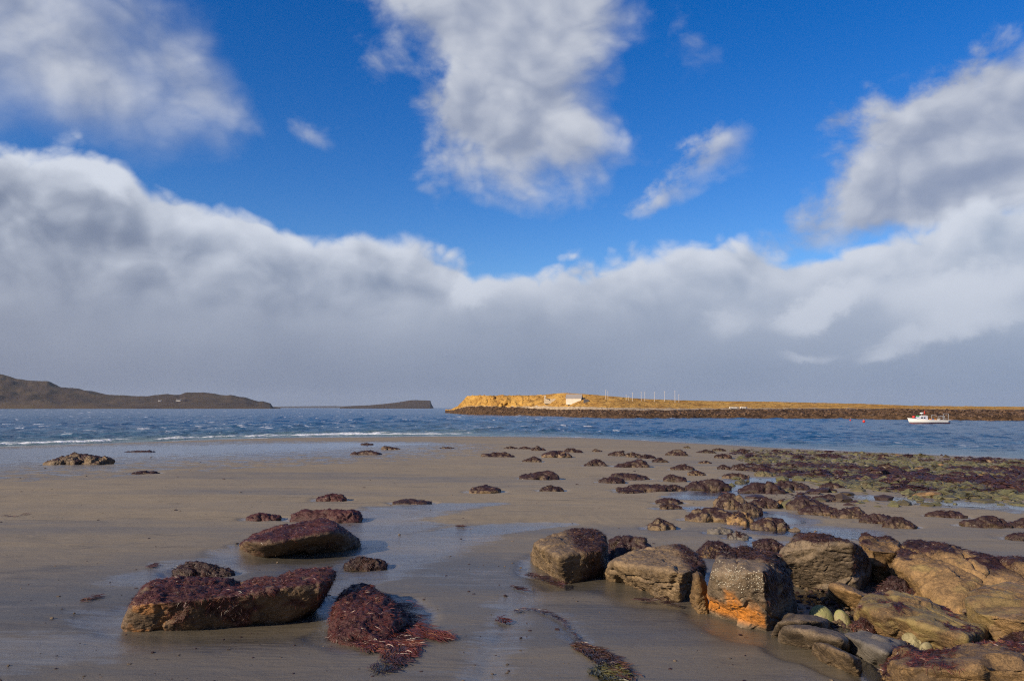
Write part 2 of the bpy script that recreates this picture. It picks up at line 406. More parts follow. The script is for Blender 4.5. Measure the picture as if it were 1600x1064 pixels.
def relief(x, y, m=None):
    """Fine shape of the sand on top of its slope."""
    r = np.hypot(x, y)
    z = 0.030 * fbm2(x, y, 0.33, 3, 3.1) * np.clip(r / 14, 0.5, 1.6) + 0.010 * fbm2(x, y * 1.6, 1.3, 3, 8.2)
    rp = np.sin((y * 0.9 - x * 0.35) * 48 + 7 * fbm2(x, y, 0.9, 3, 1.2)) * np.clip(fbm2(x, y, 0.6, 2, 5.5) + 0.05, 0, 1)
    z = z + 0.012 * rp * sstep(18, 8, r)
    if m is not None: z = z - 0.026 * sstep(0.05, 0.9, m)
    return z

# ------------------------------------------------------------------ the beach
def polar_grid(r, th):
    R, T = np.meshgrid(r, th, indexing='ij')
    n, k = R.shape; idx = np.arange(n * k).reshape(n, k)
    f = np.stack([idx[:-1, :-1], idx[1:, :-1], idx[1:, 1:], idx[:-1, 1:]], -1).reshape(-1, 4)
    return (R * np.sin(T)).ravel(), (R * np.cos(T)).ravel(), f[:, ::-1]
def theta(n, half=0.70):
    return np.concatenate([np.linspace(-math.pi, -half, 60)[:-1], np.linspace(-half, half, n), np.linspace(half, math.pi, 60)[1:]])

r = np.concatenate([np.linspace(0.05, 3.2, 14)[:-1], np.geomspace(3.2, 128, 360)])
bx, by, bf = polar_grid(r, theta(520))
bm_ = water_mask(bx, by) * (by > 0)
jit = fbm2(bx, by * 1.5, 1.3, 5, 21.0, 0.62) * np.clip(np.hypot(bx, by) / 12, 0.7, 2.0) * 1.5
bm_ = np.where(bm_ > 0, np.clip(bm_ + 0.20 * jit, 0, 1), 0)
bz = base_z(bx, by) + relief(bx, by, bm_)
depth_sea = y_shore(bx) - by
wet_n = fbm2(bx * 0.35, by, 0.16, 4, 2.2)
wet = np.clip(0.95 * sstep(17, 6, np.hypot(bx, by)) + 0.30 * sstep(0.0, 0.6, wet_n) + sstep(9, 1.5, depth_sea) + 0.12 * sstep(0, -9, bx), 0, 1)
wet = np.maximum(wet, 0.75 * sstep(0.0, 0.25, bm_))

film = np.clip(bm_ * 1.5, 0, 1)
film = np.maximum(film, 0.55 * sstep(6, 2, depth_sea) + 0.34 * sstep(0.05, 0.5, fbm2(bx * 0.5 + by * 0.2, by, 0.35, 4, 31.0)) * sstep(20, 6, np.hypot(bx, by)))
def mat_sand():
    m, nt, bs = new_mat('sand')
    oc = objco(nt); w = attr(nt, 'wet')
    streak = noise_n(nt, vmath(nt, 'MULTIPLY', oc, (0.10, 0.55, 0.5)), 1.0, 6, 0.6, 0.6)
    mid = noise_n(nt, vmath(nt, 'MULTIPLY', oc, (0.7, 1.6, 1.0)), 2.4, 6, 0.65, 0.4)
    grain = noise_n(nt, oc, 420, 2, 0.8)
    wt = (w * 0.95 + (streak - 0.5) * 2.2 + (mid - 0.5) * 0.7).clamp()
    dry = mixc(nt, (mid * 0.6 + streak * 0.6 - 0.1).clamp(), (0.165, 0.128, 0.080), (0.36, 0.290, 0.190))
    wc = mixc(nt, (mid * 1.2 - 0.1).clamp(), (0.058, 0.052, 0.042), (0.128, 0.113, 0.090))
    c = mixc(nt, wt, dry, wc)
    c = mixc(nt, noise_n(nt, vmath(nt, 'MULTIPLY', oc, (0.28, 1.1, 1)), 1.7, 6, 0.7, 1.2).step(0.54, 0.72) * 0.5, c, (0.050, 0.044, 0.040))     # dark mineral streaks
    c = mixc(nt, noise_n(nt, vmath(nt, 'MULTIPLY', oc, (0.2, 0.9, 1)), 2.6, 6, 0.7, 1.0).step(0.58, 0.74) * 0.35, c, (0.30, 0.235, 0.16))           # paler drifts
    c = mixc(nt, 0.5, c, mixc(nt, grain, tuple([0.02] * 3), tuple([0.98] * 3)), 'OVERLAY')
    nt.links.new(c, bs.inputs['Base Color'])
    fl = attr(nt, 'film')
    rill = noise_n(nt, vmath(nt, 'MULTIPLY', oc, (0.55, 2.8, 1)), 3.0, 7, 0.68, 1.2)
    flm = (fl * 1.2 + (rill - 0.5) * 2.4 * fl.step(0.0, 0.3) + (mid - 0.5) * 0.5 * fl.step(0.0, 0.3)).step(0.12, 0.62)
    (0.74 - wt * 0.30 + (mid - 0.5) * 0.16).to(bs.inputs['Roughness'])
    (0.25 + wt * 0.35).to(bs.inputs['Specular IOR Level'])
    (flm * 0.78).to(bs.inputs['Coat Weight']); bs.inputs['Coat IOR'].default_value = 1.42
    (0.05 + mid * 0.12).to(bs.inputs['Coat Roughness'])
    cb_ = nt.nodes.new('ShaderNodeBump'); cb_.inputs['Strength'].default_value = 0.8; cb_.inputs['Distance'].default_value = 0.022; rill.to(cb_.inputs['Height'])
    nt.links.new(cb_.outputs[0], bs.inputs['Coat Normal'])
    b = bump(nt, bs, noise_n(nt, oc, 190, 4, 0.8), 0.5, 0.005)
    b = bump(nt, bs, noise_n(nt, vmath(nt, 'MULTIPLY', oc, (0.55, 1.5, 1)), 5.5, 6, 0.66, 0.8), 0.42, 0.035, b)
    wv = nt.nodes.new('ShaderNodeTexWave'); wv.wave_type = 'BANDS'; wv.bands_direction = 'Y'
    wv.inputs['Scale'].default_value = 3.6; wv.inputs['Distortion'].default_value = 9; wv.inputs['Detail'].default_value = 3; wv.inputs['Detail Scale'].default_value = 0.9
    nt.links.new(vmath(nt, 'MULTIPLY', oc, (0.35, 1, 1)), wv.inputs['Vector'])
    patch = noise_n(nt, oc, 0.9, 3, 0.5).step(0.46, 0.64)
    bump(nt, bs, E(nt, wv.outputs['Fac']) * patch, 0.16, 0.02, b)
    return m
M['sand'] = mat_sand()
o = obj('beach', mesh_np('beach', np.stack([bx, by, bz], 1), bf, {'wet': wet, 'film': film}), M['sand']); tag(o, kind='structure')

# water film lying in the channels and pools
def mat_film():
    m, nt, bs = new_mat('shallow_water'); nt.nodes.remove(bs)
    oc = objco(nt)
    tr = nt.nodes.new('ShaderNodeBsdfTransparent'); tr.inputs[0].default_value = (0.93, 0.91, 0.86, 1)
    gl = nt.nodes.new('ShaderNodeBsdfGlossy'); gl.inputs['Roughness'].default_value = 0.16; gl.inputs[0].default_value = (1, 1, 1, 1)
    fr = nt.nodes.new('ShaderNodeFresnel'); fr.inputs['IOR'].default_value = 1.5
    b = nt.nodes.new('ShaderNodeBump'); b.inputs['Strength'].default_value = 0.45; b.inputs['Distance'].default_value = 0.02
    h = noise_n(nt, vmath(nt, 'MULTIPLY', oc, (1.0, 1.7, 1)), 7.0, 5, 0.6, 0.7) * noise_n(nt, oc, 0.8, 3).step(0.35, 0.65)
    h.to(b.inputs['Height'])
    nt.links.new(b.outputs[0], gl.inputs['Normal']); nt.links.new(b.outputs[0], fr.inputs['Normal'])
    mx = nt.nodes.new('ShaderNodeMixShader'); nt.links.new(fr.outputs[0], mx.inputs[0]); nt.links.new(tr.outputs[0], mx.inputs[1]); nt.links.new(gl.outputs[0], mx.inputs[2])
    nt.links.new(mx.outputs[0], nt.nodes['Material Output'].inputs[0])
    return m
M['film'] = mat_film()
deep_ = bm_ * water_mask(bx, by, True)
fm = deep_[bf].max(1) > 0.30
ff = bf[fm]; used, inv = np.unique(ff, return_inverse=True)
wz = base_z(bx, by) + 0.030 * fbm2(bx, by, 0.33, 3, 3.1) * np.clip(np.hypot(bx, by) / 14, 0.5, 1.6) - 0.015
o = obj('stream_water', mesh_np('stream_water', np.stack([bx, by, wz], 1)[used], inv.reshape(-1, 4)), M['film']); tag(o, kind='structure')

# ------------------------------------------------------------------ the sea
r = np.concatenate([np.concatenate([np.arange(24, 50, 2.0), np.arange(50, 125, 0.42)]), np.geomspace(125, 520, 170)[1:], np.geomspace(520, 40000, 70)[1:]])
sx, sy, sf = polar_grid(r, theta(390))
srad = np.hypot(sx, sy); dr = np.interp(srad, r, np.gradient(r))
wr = random.Random(4); sh = np.zeros_like(sx)
dep = sy - y_shore(sx)                                             # metres out from the waterline (roughly)
shoal = np.clip(sstep(-2, 26, dep), 0.10, 1)
shelter = 1 - 0.45 * sstep(4, 40, sx) * sstep(300, 150, srad)
qx = sx + 1.1 * fbm2(sx, sy, 0.11, 3, 4.0); qy = sy + 1.1 * fbm2(sx, sy, 0.11, 3, 14.0)
for i in range(26):
    lam = 0.9 * (11.0 / 0.9) ** (i / 25.0); a = math.radians(wr.gauss(68, 26)); ph = wr.uniform(0, 6.28)
    k = 2 * math.pi / lam; amp = 0.0125 * lam ** 0.92
    s_ = np.sin((qx * math.cos(a) * 1.0 - qy * math.sin(a)) * k + ph)
    sh += amp * (1 - 2 * np.abs(s_) ** 1.3) * sstep(0.28, 0.55, lam / (dr * 2.6 + 1e-6) * 0.5) * 0.75
sh *= shoal * shelter
foam = 0.85 * sstep(0.19, 0.27, sh / (shoal * shelter + 1e-6) + 0.18 * fbm2(sx, sy, 0.25, 3, 6.6)) * sstep(0.02, 0.25, fbm2(sx, sy, 0.35, 2, 9.9) - 0.02) * sstep(6, 16, dep)
foam *= np.where(sx > 20, 0.55, 1.0)
far = srad > 420
foam = np.where(far, sstep(0.34, 0.5, fbm2(sx, sy, 0.25, 2, 2.0)) * 0.9, foam)
# one low breaker running in along the beach, strongest towards the side of the far hills
wob = 1.6 * fbm2(sx, sy * 0, 0.07, 3, 5.0)
left = sstep(12, -20, sx)
for off, hgt, wd in ((3.4, 0.34, 1.0), (9.5, 0.22, 0.9)):
    dd = dep - off - wob * (1 + off * 0.12)
    brk = np.exp(-(dd / wd) ** 2) * left * sstep(-0.45, 0.05, fbm2(sx, sy * 0, 0.16, 3, 3.0 + off) + 0.05) * (0.8 + 0.5 * fbm2(sx, sy, 0.8, 3, 13.0))
    sh += hgt * brk; foam = np.maximum(foam, sstep(0.25, 0.6, brk) * (1.0 if off < 5 else 0.8))
dd = dep - 0.2 - 0.6 * fbm2(sx, sy, 0.3, 3, 7.0)
foam = np.maximum(foam, np.exp(-(dd / 0.7) ** 2) * sstep(-0.1, 0.3, fbm2(sx, sy, 0.22, 3, 1.0)) * 0.85)
foam = np.maximum(foam, sstep(3.5, 0.6, dep) * left * 0.55 * sstep(-0.1, 0.4, fbm2(sx, sy, 0.5, 3, 11.0)))
def mat_sea():
    m, nt, bs = new_mat('sea')
    oc = objco(nt)
    shal = attr(nt, 'shallow'); fo = attr(nt, 'foam')
    n1 = noise_n(nt, vmath(nt, 'MULTIPLY', oc, (1, 1.3, 1)), 0.35, 6, 0.65); n2 = noise_n(nt, oc, 1.5, 6, 0.65)
    deep = mixc(nt, n1.step(0.35, 0.68), (0.010, 0.050, 0.125), (0.036, 0.120, 0.225))
    c = mixc(nt, (shal * 0.9).clamp(), deep, (0.135, 0.185, 0.165))
    fm = ((fo * 1.25 + (n2 - 0.5) * 3.0 * fo) - 0.25).clamp()
    fleck = noise_n(nt, vmath(nt, 'MULTIPLY', oc, (0.45, 1.2, 1)), 0.75, 3, 0.7).step(0.60, 0.66) * attr(nt, 'chop')
    fm = fm.mx(fleck)
    c = mixc(nt, fm, c, (0.80, 0.82, 0.84))
    nt.links.new(c, bs.inputs['Base Color'])
    (0.22 + fm * 0.6).to(bs.inputs['Roughness']); bs.inputs['IOR'].default_value = 1.333; bs.inputs['Specular IOR Level'].default_value = 0.32
    b = bump(nt, bs, noise_n(nt, vmath(nt, 'MULTIPLY', oc, (1, 1.5, 1)), 0.8, 6, 0.62, 0.3), 1.0, 0.30)
    bump(nt, bs, noise_n(nt, oc, 5, 4, 0.6), 0.6, 0.05, b)
    return m
M['sea'] = mat_sea()
keep = (dep[sf].max(1) > -14) | (sy[sf].max(1) < 0)
ff = sf[keep]; used, inv = np.unique(ff, return_inverse=True)
o = obj('sea', mesh_np('sea', np.stack([sx, sy, sh], 1)[used], inv.reshape(-1, 4),
        {'foam': foam[used], 'chop': (sstep(12, 30, dep) * np.where(sx > 18, 0.35, 0.85) * sstep(-0.3, 0.2, fbm2(sx, sy, 0.03, 3, 19.0)))[used], 'shallow': (sstep(34, 0, dep) * (0.5 + 0.5 * left) + 0.30 * left * sstep(140, 30, dep))[used].clip(0, 1)}), M['sea']); tag(o, kind='structure')

# ------------------------------------------------------------------ far land
def mat_moor():
    m, nt, bs = new_mat('moor'); oc = objco(nt)
    n = noise_n(nt, oc, 0.006, 8, 0.65); n2 = noise_n(nt, vmath(nt, 'MULTIPLY', oc, (1, 1, 3)), 0.02, 6, 0.7)
    c = mixc(nt, (n * 1.6 - 0.35 + (n2 - 0.5) * 0.8).clamp(), (0.030, 0.021, 0.020), (0.105, 0.074, 0.042))  # moorland tones darkened to stand in for cloud shadow over the hills
    c = mixc(nt, n2.step(0.5, 0.7) * 0.5, c, (0.055, 0.048, 0.026))
    nt.links.new(c, bs.inputs['Base Color']); bs.inputs['Roughness'].default_value = 0.95; bs.inputs['Specular IOR Level'].default_value = 0.1
    return m
M['moor'] = mat_moor()
def ridge(name, dist, trace, back, seed, rough=0.10, step=2.0, shore=0.55):
    px = np.arange(trace[0][0], trace[-1][0] + 0.1, step); top = np.interp(px, [t[0] for t in trace], [t[1] for t in trace])
    rows = np.concatenate([np.linspace(0, 1, 26), np.linspace(1, 2, 8)[1:]]); V = []
    for t in rows:
        Y = dist * (1 - 0.14 * (1 - min(t, 1))) + (back * (t - 1) if t > 1 else 0)
        x = (px - CX) / F * dist * (Y / dist)
        zt = EYE + (HOR - top) / F * dist
        prof = (0.10 * sstep(0, 0.04, np.array(t)) + 0.90 * t ** 1.25) if t <= 1 else 1 - (t - 1) * 1.2
        z = zt * prof - 3 * (t < 0.01)
        z = z + rough * zt * fbm2(x, np.full_like(x, Y), 1 / 90.0, 5, seed) * min(1, 4 * t) * (0.6 if t == 1 else 1)
        V.append(np.stack([x, np.full_like(x, Y), z], 1))
    n, k = len(rows), len(px); idx = np.arange(n * k).reshape(n, k)
    f = np.stack([idx[:-1, :-1], idx[:-1, 1:], idx[1:, 1:], idx[1:, :-1]], -1).reshape(-1, 4)
    return obj(name, mesh_np(name, np.concatenate(V), f), M['moor'])
h1 = ridge('hills', 3000, [(-700, 560), (-500, 556), (-300, 566), (-120, 572), (0, 584), (25, 592), (48, 594), (60, 596), (75, 597), (95, 604), (120, 607), (150, 612), (175, 617), (205, 619), (235, 619), (262, 615),
     (282, 616), (290, 613.5), (320, 614), (345, 617), (362, 617), (375, 620), (385, 621), (405, 627), (412, 626.5), (424, 630), (428, 636), (440, 637.5)], 900, 5.0, 0.16); tag(h1, kind='structure')
h2 = ridge('island', 4200, [(532, 637), (540, 634.5), (575, 633.2), (600, 631.2), (620, 629), (640, 625.5), (650, 625), (668, 625.5), (673, 626), (675, 632), (678, 637)], 500, 9.0, 0.06, 1.0); tag(h2, kind='structure')
h3 = ridge('far_coast', 11000, [(380, 636.2), (430, 635.2), (470, 634.6), (520, 634.2), (560, 635), (620, 636.2)], 900, 2.0, 0.1, 4.0); h3.name = 'hills.001'; tag(h3, kind='structure')

def mat_spit():
    m, nt, bs = new_mat('spit'); oc = objco(nt)
    k = attr(nt, 'zone')             # 0 dark weedy shore, 1 pale shingle, 2 grass
    n = noise_n(nt, oc, 0.11, 7, 0.72, 0.6); n2 = noise_n(nt, vmath(nt, 'MULTIPLY', oc, (0.8, 0.35, 1)), 0.7, 6, 0.75, 0.4); n3 = noise_n(nt, vmath(nt, 'MULTIPLY', oc, (0.4, 0.4, 1.6)), 0.5, 6, 0.7)
    dark = mixc(nt, n2.step(0.35, 0.75), (0.030, 0.018, 0.012), (0.17, 0.10, 0.05))
    sh_ = mixc(nt, n2.step(0.3, 0.7), (0.22, 0.16, 0.10), (0.50, 0.40, 0.28))
    gr = mixc(nt, (n * 2.4 - 0.7 + (n3 - 0.5) * 1.6).clamp(), (0.26, 0.125, 0.028), (0.58, 0.350, 0.092))
    gr = mixc(nt, n2.step(0.50, 0.64) * 0.85, gr, (0.10, 0.045, 0.016))
    gr = mixc(nt, n.step(0.58, 0.70) * 0.55, gr, (0.22, 0.16, 0.04))
    c = mixc(nt, k.step(0.4, 0.9), dark, sh_); c = mixc(nt, k.step(1.3, 1.7), c, gr)
    nt.links.new(c, bs.inputs['Base Color']); bs.inputs['Roughness'].default_value = 0.95; bs.inputs['Specular IOR Level'].default_value = 0.1
    bump(nt, bs, n2, 0.8, 0.8)
    return m
M['spit'] = mat_spit()
SP = dict(
    px=[696, 706, 716, 730, 740, 760, 800, 830, 850, 870, 885, 910, 930, 960, 1000, 1050, 1100, 1200, 1300, 1350, 1400, 1430, 1480, 1540, 1600, 1700, 1900, 2300],
    wat=[645, 646, 647, 647.5, 648, 648.5, 649, 649.5, 650, 650.5, 651.5, 652.5, 653, 653.5, 653.5, 653.5, 653, 653.5, 654, 654.5, 655.5, 656, 656.5, 657, 657.5, 658.5, 660, 662],
    bnd=[641, 641, 638.5, 637, 637, 637, 638, 639, 639.5, 641, 640.5, 640, 640.5, 641, 641, 641, 640, 639.5, 639, 639, 638.8, 639.5, 640, 640.3, 640.3, 640.5, 641, 641],
    top=[640, 639, 634, 619, 617.8, 618, 618, 617.5, 616.8, 614.6, 614, 615.5, 617, 619.5, 623, 625, 626.3, 627.5, 629.8, 631, 633, 634, 634.5, 635, 635.6, 636, 636, 635])
sp_px = np.concatenate([np.arange(696, 1640, 1.25), np.arange(1640, 2300, 6)])
sp = {k: np.interp(sp_px, SP['px'], v) for k, v in SP.items()}
sp_d = np.convolve(np.pad([depth_at_sea(p) for p in sp['wat']], 12, 'edge'), np.ones(25) / 25, 'valid')
def spit_row(t):
    """Distance, height and zone along the spit at row t: 0 waterline, 1 top of the dark shore, 1.4 grass edge, 2 crest, 3 far side."""
    dB = sp_d + 13; zB = EYE + (HOR - sp['bnd']) / F * dB
    dT = sp_d + 13 + np.interp(sp_px, [696, 740, 830, 900, 1100, 1600], [3, 9, 20, 34, 40, 30]); zT = EYE + (HOR - sp['top']) / F * dT
    zB = np.maximum(zB, 0.15); zT = np.maximum(zT, zB + 0.1)
    flat = np.interp(sp_px, [0, 740, 800, 860, 900, 3000], [0.1, 0.1, 0.2, 0.8, 1.0, 1.0])
    if t <= 1: d = sp_d + 13 * t; z = -0.8 * (1 - t) * (t < 0.2) + zB * t ** 0.8; zo = np.full_like(d, 0.0)
    elif t <= 2:
        u = t - 1; d = dB + (dT - dB) * u; z = zB + (zT - zB) * (flat * u ** 0.95 + (1 - flat) * np.clip(u * 1.25, 0, 1) ** 0.7)
        pale = np.interp(sp_px, [0, 800, 840, 1000, 1300, 3000], [0, 0, 1, 1, 0.5, 0.8])
        zo = np.where(u < 0.05 + 0.10 * pale, 0.4 + 0.6 * pale, 2.0)
    else:
        u = t - 2; d = dT + 60 * u; z = zT + (-1 - zT) * u ** 1.5; zo = np.full_like(d, 2.0)
    return d, z, zo
rows = np.concatenate([np.linspace(0, 1, 16), np.linspace(1, 2, 30)[1:], np.linspace(2, 3, 10)[1:]])
V, Z = [], []
for t in rows:
    d, z, zo = spit_row(t); x = (sp_px - CX) / F * d
    cliff = np.interp(sp_px, [690, 735, 820, 860], [0.8, 1, 1, 0.35])
    dd = d + (3.2 if 1 < t < 1.95 else 0.5) * cliff * fbm2(x, z * 1.3, 0.20, 5, 1.0, 0.6) * 1.6
    z = z + (0.55 if t < 1 else 0.8 * cliff) * fbm2(x, d, 0.30, 5, 5.0, 0.65) * (0 if t == 0 else 1) * (0.35 if t >= 1.97 else 1) * np.interp(t, [0, 0.2, 1, 2, 3], [0, 1, 0.8, 1, 0])
    V.append(np.stack([(sp_px - CX) / F * dd, dd, z], 1)); Z.append(zo + 0.25 * fbm2(x, d, 0.3, 3, 8.0) * (t > 0.9))
n, k = len(rows), len(sp_px); idx = np.arange(n * k).reshape(n, k)
ff = np.stack([idx[:-1, :-1], idx[:-1, 1:], idx[1:, 1:], idx[1:, :-1]], -1).reshape(-1, 4)
o = obj('headland', mesh_np('headland', np.concatenate(V), ff, {'zone': np.concatenate(Z)}), M['spit']); tag(o, kind='structure')
def spit_point(px, t):
    d, z, _ = spit_row(t); D = np.interp(px, sp_px, d); return np.array([(px - CX) / F * D, D, np.interp(px, sp_px, z)])

def merge_stones(name, pts, sizes, sub, seed, mat, flat=0.65, stretch=0.5, kind='stuff', attrs=None):
    """Many small stones in one mesh (a mass nobody could count)."""
    g = np.random.default_rng(seed); v0, f0 = ico(sub); n = len(pts)
    S = sizes[:, None] * np.stack([1 + stretch * (g.random(n) - 0.3), 1 + stretch * (g.random(n) - 0.5), flat * (0.7 + 0.6 * g.random(n))], 1)
    a = g.random(n) * 6.28; ca, sa = np.cos(a), np.sin(a)
    vv = v0[None] * (1 + 0.22 * g.normal(size=(n, len(v0), 1)).clip(-1.5, 1.5)) * S[:, None]
    X = vv[..., 0] * ca[:, None] - vv[..., 1] * sa[:, None]; Y = vv[..., 0] * sa[:, None] + vv[..., 1] * ca[:, None]
    vv = np.stack([X, Y, vv[..., 2]], -1) + pts[:, None]
    ff = (f0[None] + (np.arange(n) * len(v0))[:, None, None]).reshape(-1, 3)
    A = {k_: np.repeat(v_, len(v0)) for k_, v_ in (attrs or {}).items()}
    return tag(obj(name, mesh_np(name, vv.reshape(-1, 3), ff, A, smooth=False), mat), kind=kind)
g = np.random.default_rng(3); pts = []
for _ in range(2600):
    px = g.uniform(715, 1640); pts.append(spit_point(px, g.uniform(0.05, 1.0)) + (0, 0, 0.05))
M['shore_stone'] = mat_rock('shore_stone', (0.040, 0.022, 0.013), (0.22, 0.125, 0.06), scale=0.12)
o = merge_stones('shore_boulders', np.array(pts), 0.15 + 0.45 * g.random(len(pts)) ** 3, 1, 5, M['shore_stone'])
tag(o, 'dark weedy boulders along the shore of the sunlit headland', 'boulders')

# ------------------------------------------------------------------ rocks
def hull_planes(pts):
    bm = bmesh.new()
    for p in pts: bm.verts.new(p)
    bmesh.ops.convex_hull(bm, input=bm.verts)
    bm.normal_update(); N, D = [], []
    for f in bm.faces: N.append(f.normal[:]); D.append(f.normal.dot(f.verts[0].co))
    bm.free(); N, D = np.array(N), np.array(D)
    if np.median(D) < 0: N, D = -N, -D
    return N, np.maximum(D, 0.015)

def star(N, D, dirs, p):
    s = np.maximum(dirs @ N.T / D, 0)
    m = s.max(1, keepdims=True)
    return 1.0 / (m[:, 0] * ((s / m) ** p).sum(1) ** (1.0 / p))

def rock_shape(pts, sub, seed, p=22, amp=0.06, freq=2.2, rough=0.018, crackd=0.026, plates=0.035, seams=()):
    """A weathered solid whose facets follow the hull of pts (local metres)."""
    pts = np.asarray(pts, float); c = pts.mean(0) * 0.5 + (pts.max(0) + pts.min(0)) * 0.25
    N, D = hull_planes(pts - c)
    v0, f = ico(sub); ext = (pts.max(0) - pts.min(0)) / 2
    dirs = v0 * ext; dirs /= np.linalg.norm(dirs, axis=1)[:, None]
    r = star(N, D, dirs, p); v = dirs * r[:, None]
    size = float(np.cbrt(np.prod(ext))); q = v / size * freq + seed * 13.7
    n = vnormals(v, f)
    big = fbm(q, 4, 0.55); rid = 1 - np.abs(fbm(q * 1.7 + 5.5, 4, 0.55)) * 2
    cr = np.abs(fbm(q * 0.75 + 31.3, 3, 0.5)); crack = np.exp(-(cr / 0.014) ** 2)
    fine = fbm(q * 6.0 + 9.1, 4, 0.6)
    gp = np.random.default_rng(int(seed * 31) + 2); wv_ = v + size * 0.10 * np.stack([fbm(q * 1.6 + k_ * 11, 3) for k_ in range(3)], 1)
    sd_ = v[gp.integers(0, len(v), 34)] * gp.uniform(0.9, 1.05, (34, 1)); lv = gp.normal(size=34)
    d2 = ((wv_[:, None, :] - sd_[None]) ** 2).sum(2) if len(v) < 50000 else np.concatenate([((c_[:, None, :] - sd_[None]) ** 2).sum(2) for c_ in np.array_split(wv_, 8)])
    o2 = np.argsort(d2, axis=1)[:, :2]; near = np.take_along_axis(np.sqrt(d2), o2, 1); edge = (near[:, 1] - near[:, 0]) / size
    big = big + plates / max(amp, 1e-3) * (lv[o2[:, 0]] * sstep(0.0, 0.05, edge) + 0.5 * (lv[o2[:, 0]] + lv[o2[:, 1]]) * (1 - sstep(0.0, 0.05, edge)))
    for (sn, so, sw, sdep) in seams:
        sn = np.array(sn, float) / np.linalg.norm(sn); h_ = v @ sn - so + 0.05 * fbm(q * 0.9 + 3.3, 3)
        crack = crack + sdep * np.exp(-(h_ / sw) ** 2)
    v = v + n * (size * (amp * big + 0.35 * amp * rid - crackd * crack + rough * fine))[:, None]
    return v + c, f, n

def fronds(points, normals, g, length, width, lift=0.5, flow=None, flow_k=0.4, seg=3, gravity=1.3, tint=None):
    """Short bent straps of weed growing from points; returns verts, quads, tint per vertex."""
    n = len(points)
    q_ = points * (0.55 / length); rnd = g.normal(size=(n, 3)) * 0.35 + np.stack([perlin(q_ + 3.1), perlin(q_ + 41.7), perlin(q_ + 77.3)], 1) * 3.0; t = rnd - normals * (rnd * normals).sum(1)[:, None]; t /= np.linalg.norm(t, axis=1)[:, None] + 1e-9
    down = np.array([0, 0, -1.0]) - normals * (-normals[:, 2])[:, None]
    d = t + down * gravity
    if flow is not None: d = d + np.asarray(flow) * flow_k
    d /= np.linalg.norm(d, axis=1)[:, None] + 1e-9
    side = np.cross(d, normals); side /= np.linalg.norm(side, axis=1)[:, None] + 1e-9
    tw = g.normal(size=(n, 1)) * 0.6; side = side * np.cos(tw) + normals * np.sin(tw)
    L = length * (0.5 + g.random(n)); W = width * (0.5 + g.random(n)); V = []
    lf = lift * (0.4 + g.random(n)); wav = g.normal(size=n) * 0.25
    for k in range(seg + 1):
        u = k / seg
        p = points + d * (L * u)[:, None] + normals * (L * (lf * (u - u * u * 0.9)) + 0.003 - 0.004 * (1 - u))[:, None] + side * (np.sin(u * 5) * wav * L * 0.3)[:, None]
        w = W * (0.45 + 1.1 * u - 1.25 * u * u) if k < seg else W * 0.15
        V += [p - side * w[:, None], p + side * w[:, None]]
    V = np.stack(V, 1); m = 2 * (seg + 1)
    q = np.array([[2 * k, 2 * k + 1, 2 * k + 3, 2 * k + 2] for k in range(seg)])
    fc = (q[None] + (np.arange(n) * m)[:, None, None]).reshape(-1, 4)
    tt = np.clip(g.random(n) if tint is None else tint + 0.35 * (g.random(n) - 0.5), 0, 1)
    return V.reshape(-1, 3), fc, np.repeat(tt, m)

def sample_surface(v, f, weight, n, g):
    a = np.linalg.norm(np.cross(v[f[:, 1]] - v[f[:, 0]], v[f[:, 2]] - v[f[:, 0]]), axis=1) / 2
    w = a * weight[f].mean(1); 
    if w.sum() <= 0: return None
    i = g.choice(len(f), n, p=w / w.sum()); r1, r2 = g.random(n), g.random(n); s = np.sqrt(r1)
    P_ = v[f[i, 0]] * (1 - s)[:, None] + v[f[i, 1]] * (s * (1 - r2))[:, None] + v[f[i, 2]] * (s * r2)[:, None]
    nn = np.cross(v[f[i, 1]] - v[f[i, 0]], v[f[i, 2]] - v[f[i, 0]]); nn /= np.linalg.norm(nn, axis=1)[:, None] + 1e-12
    return P_, nn, a, w

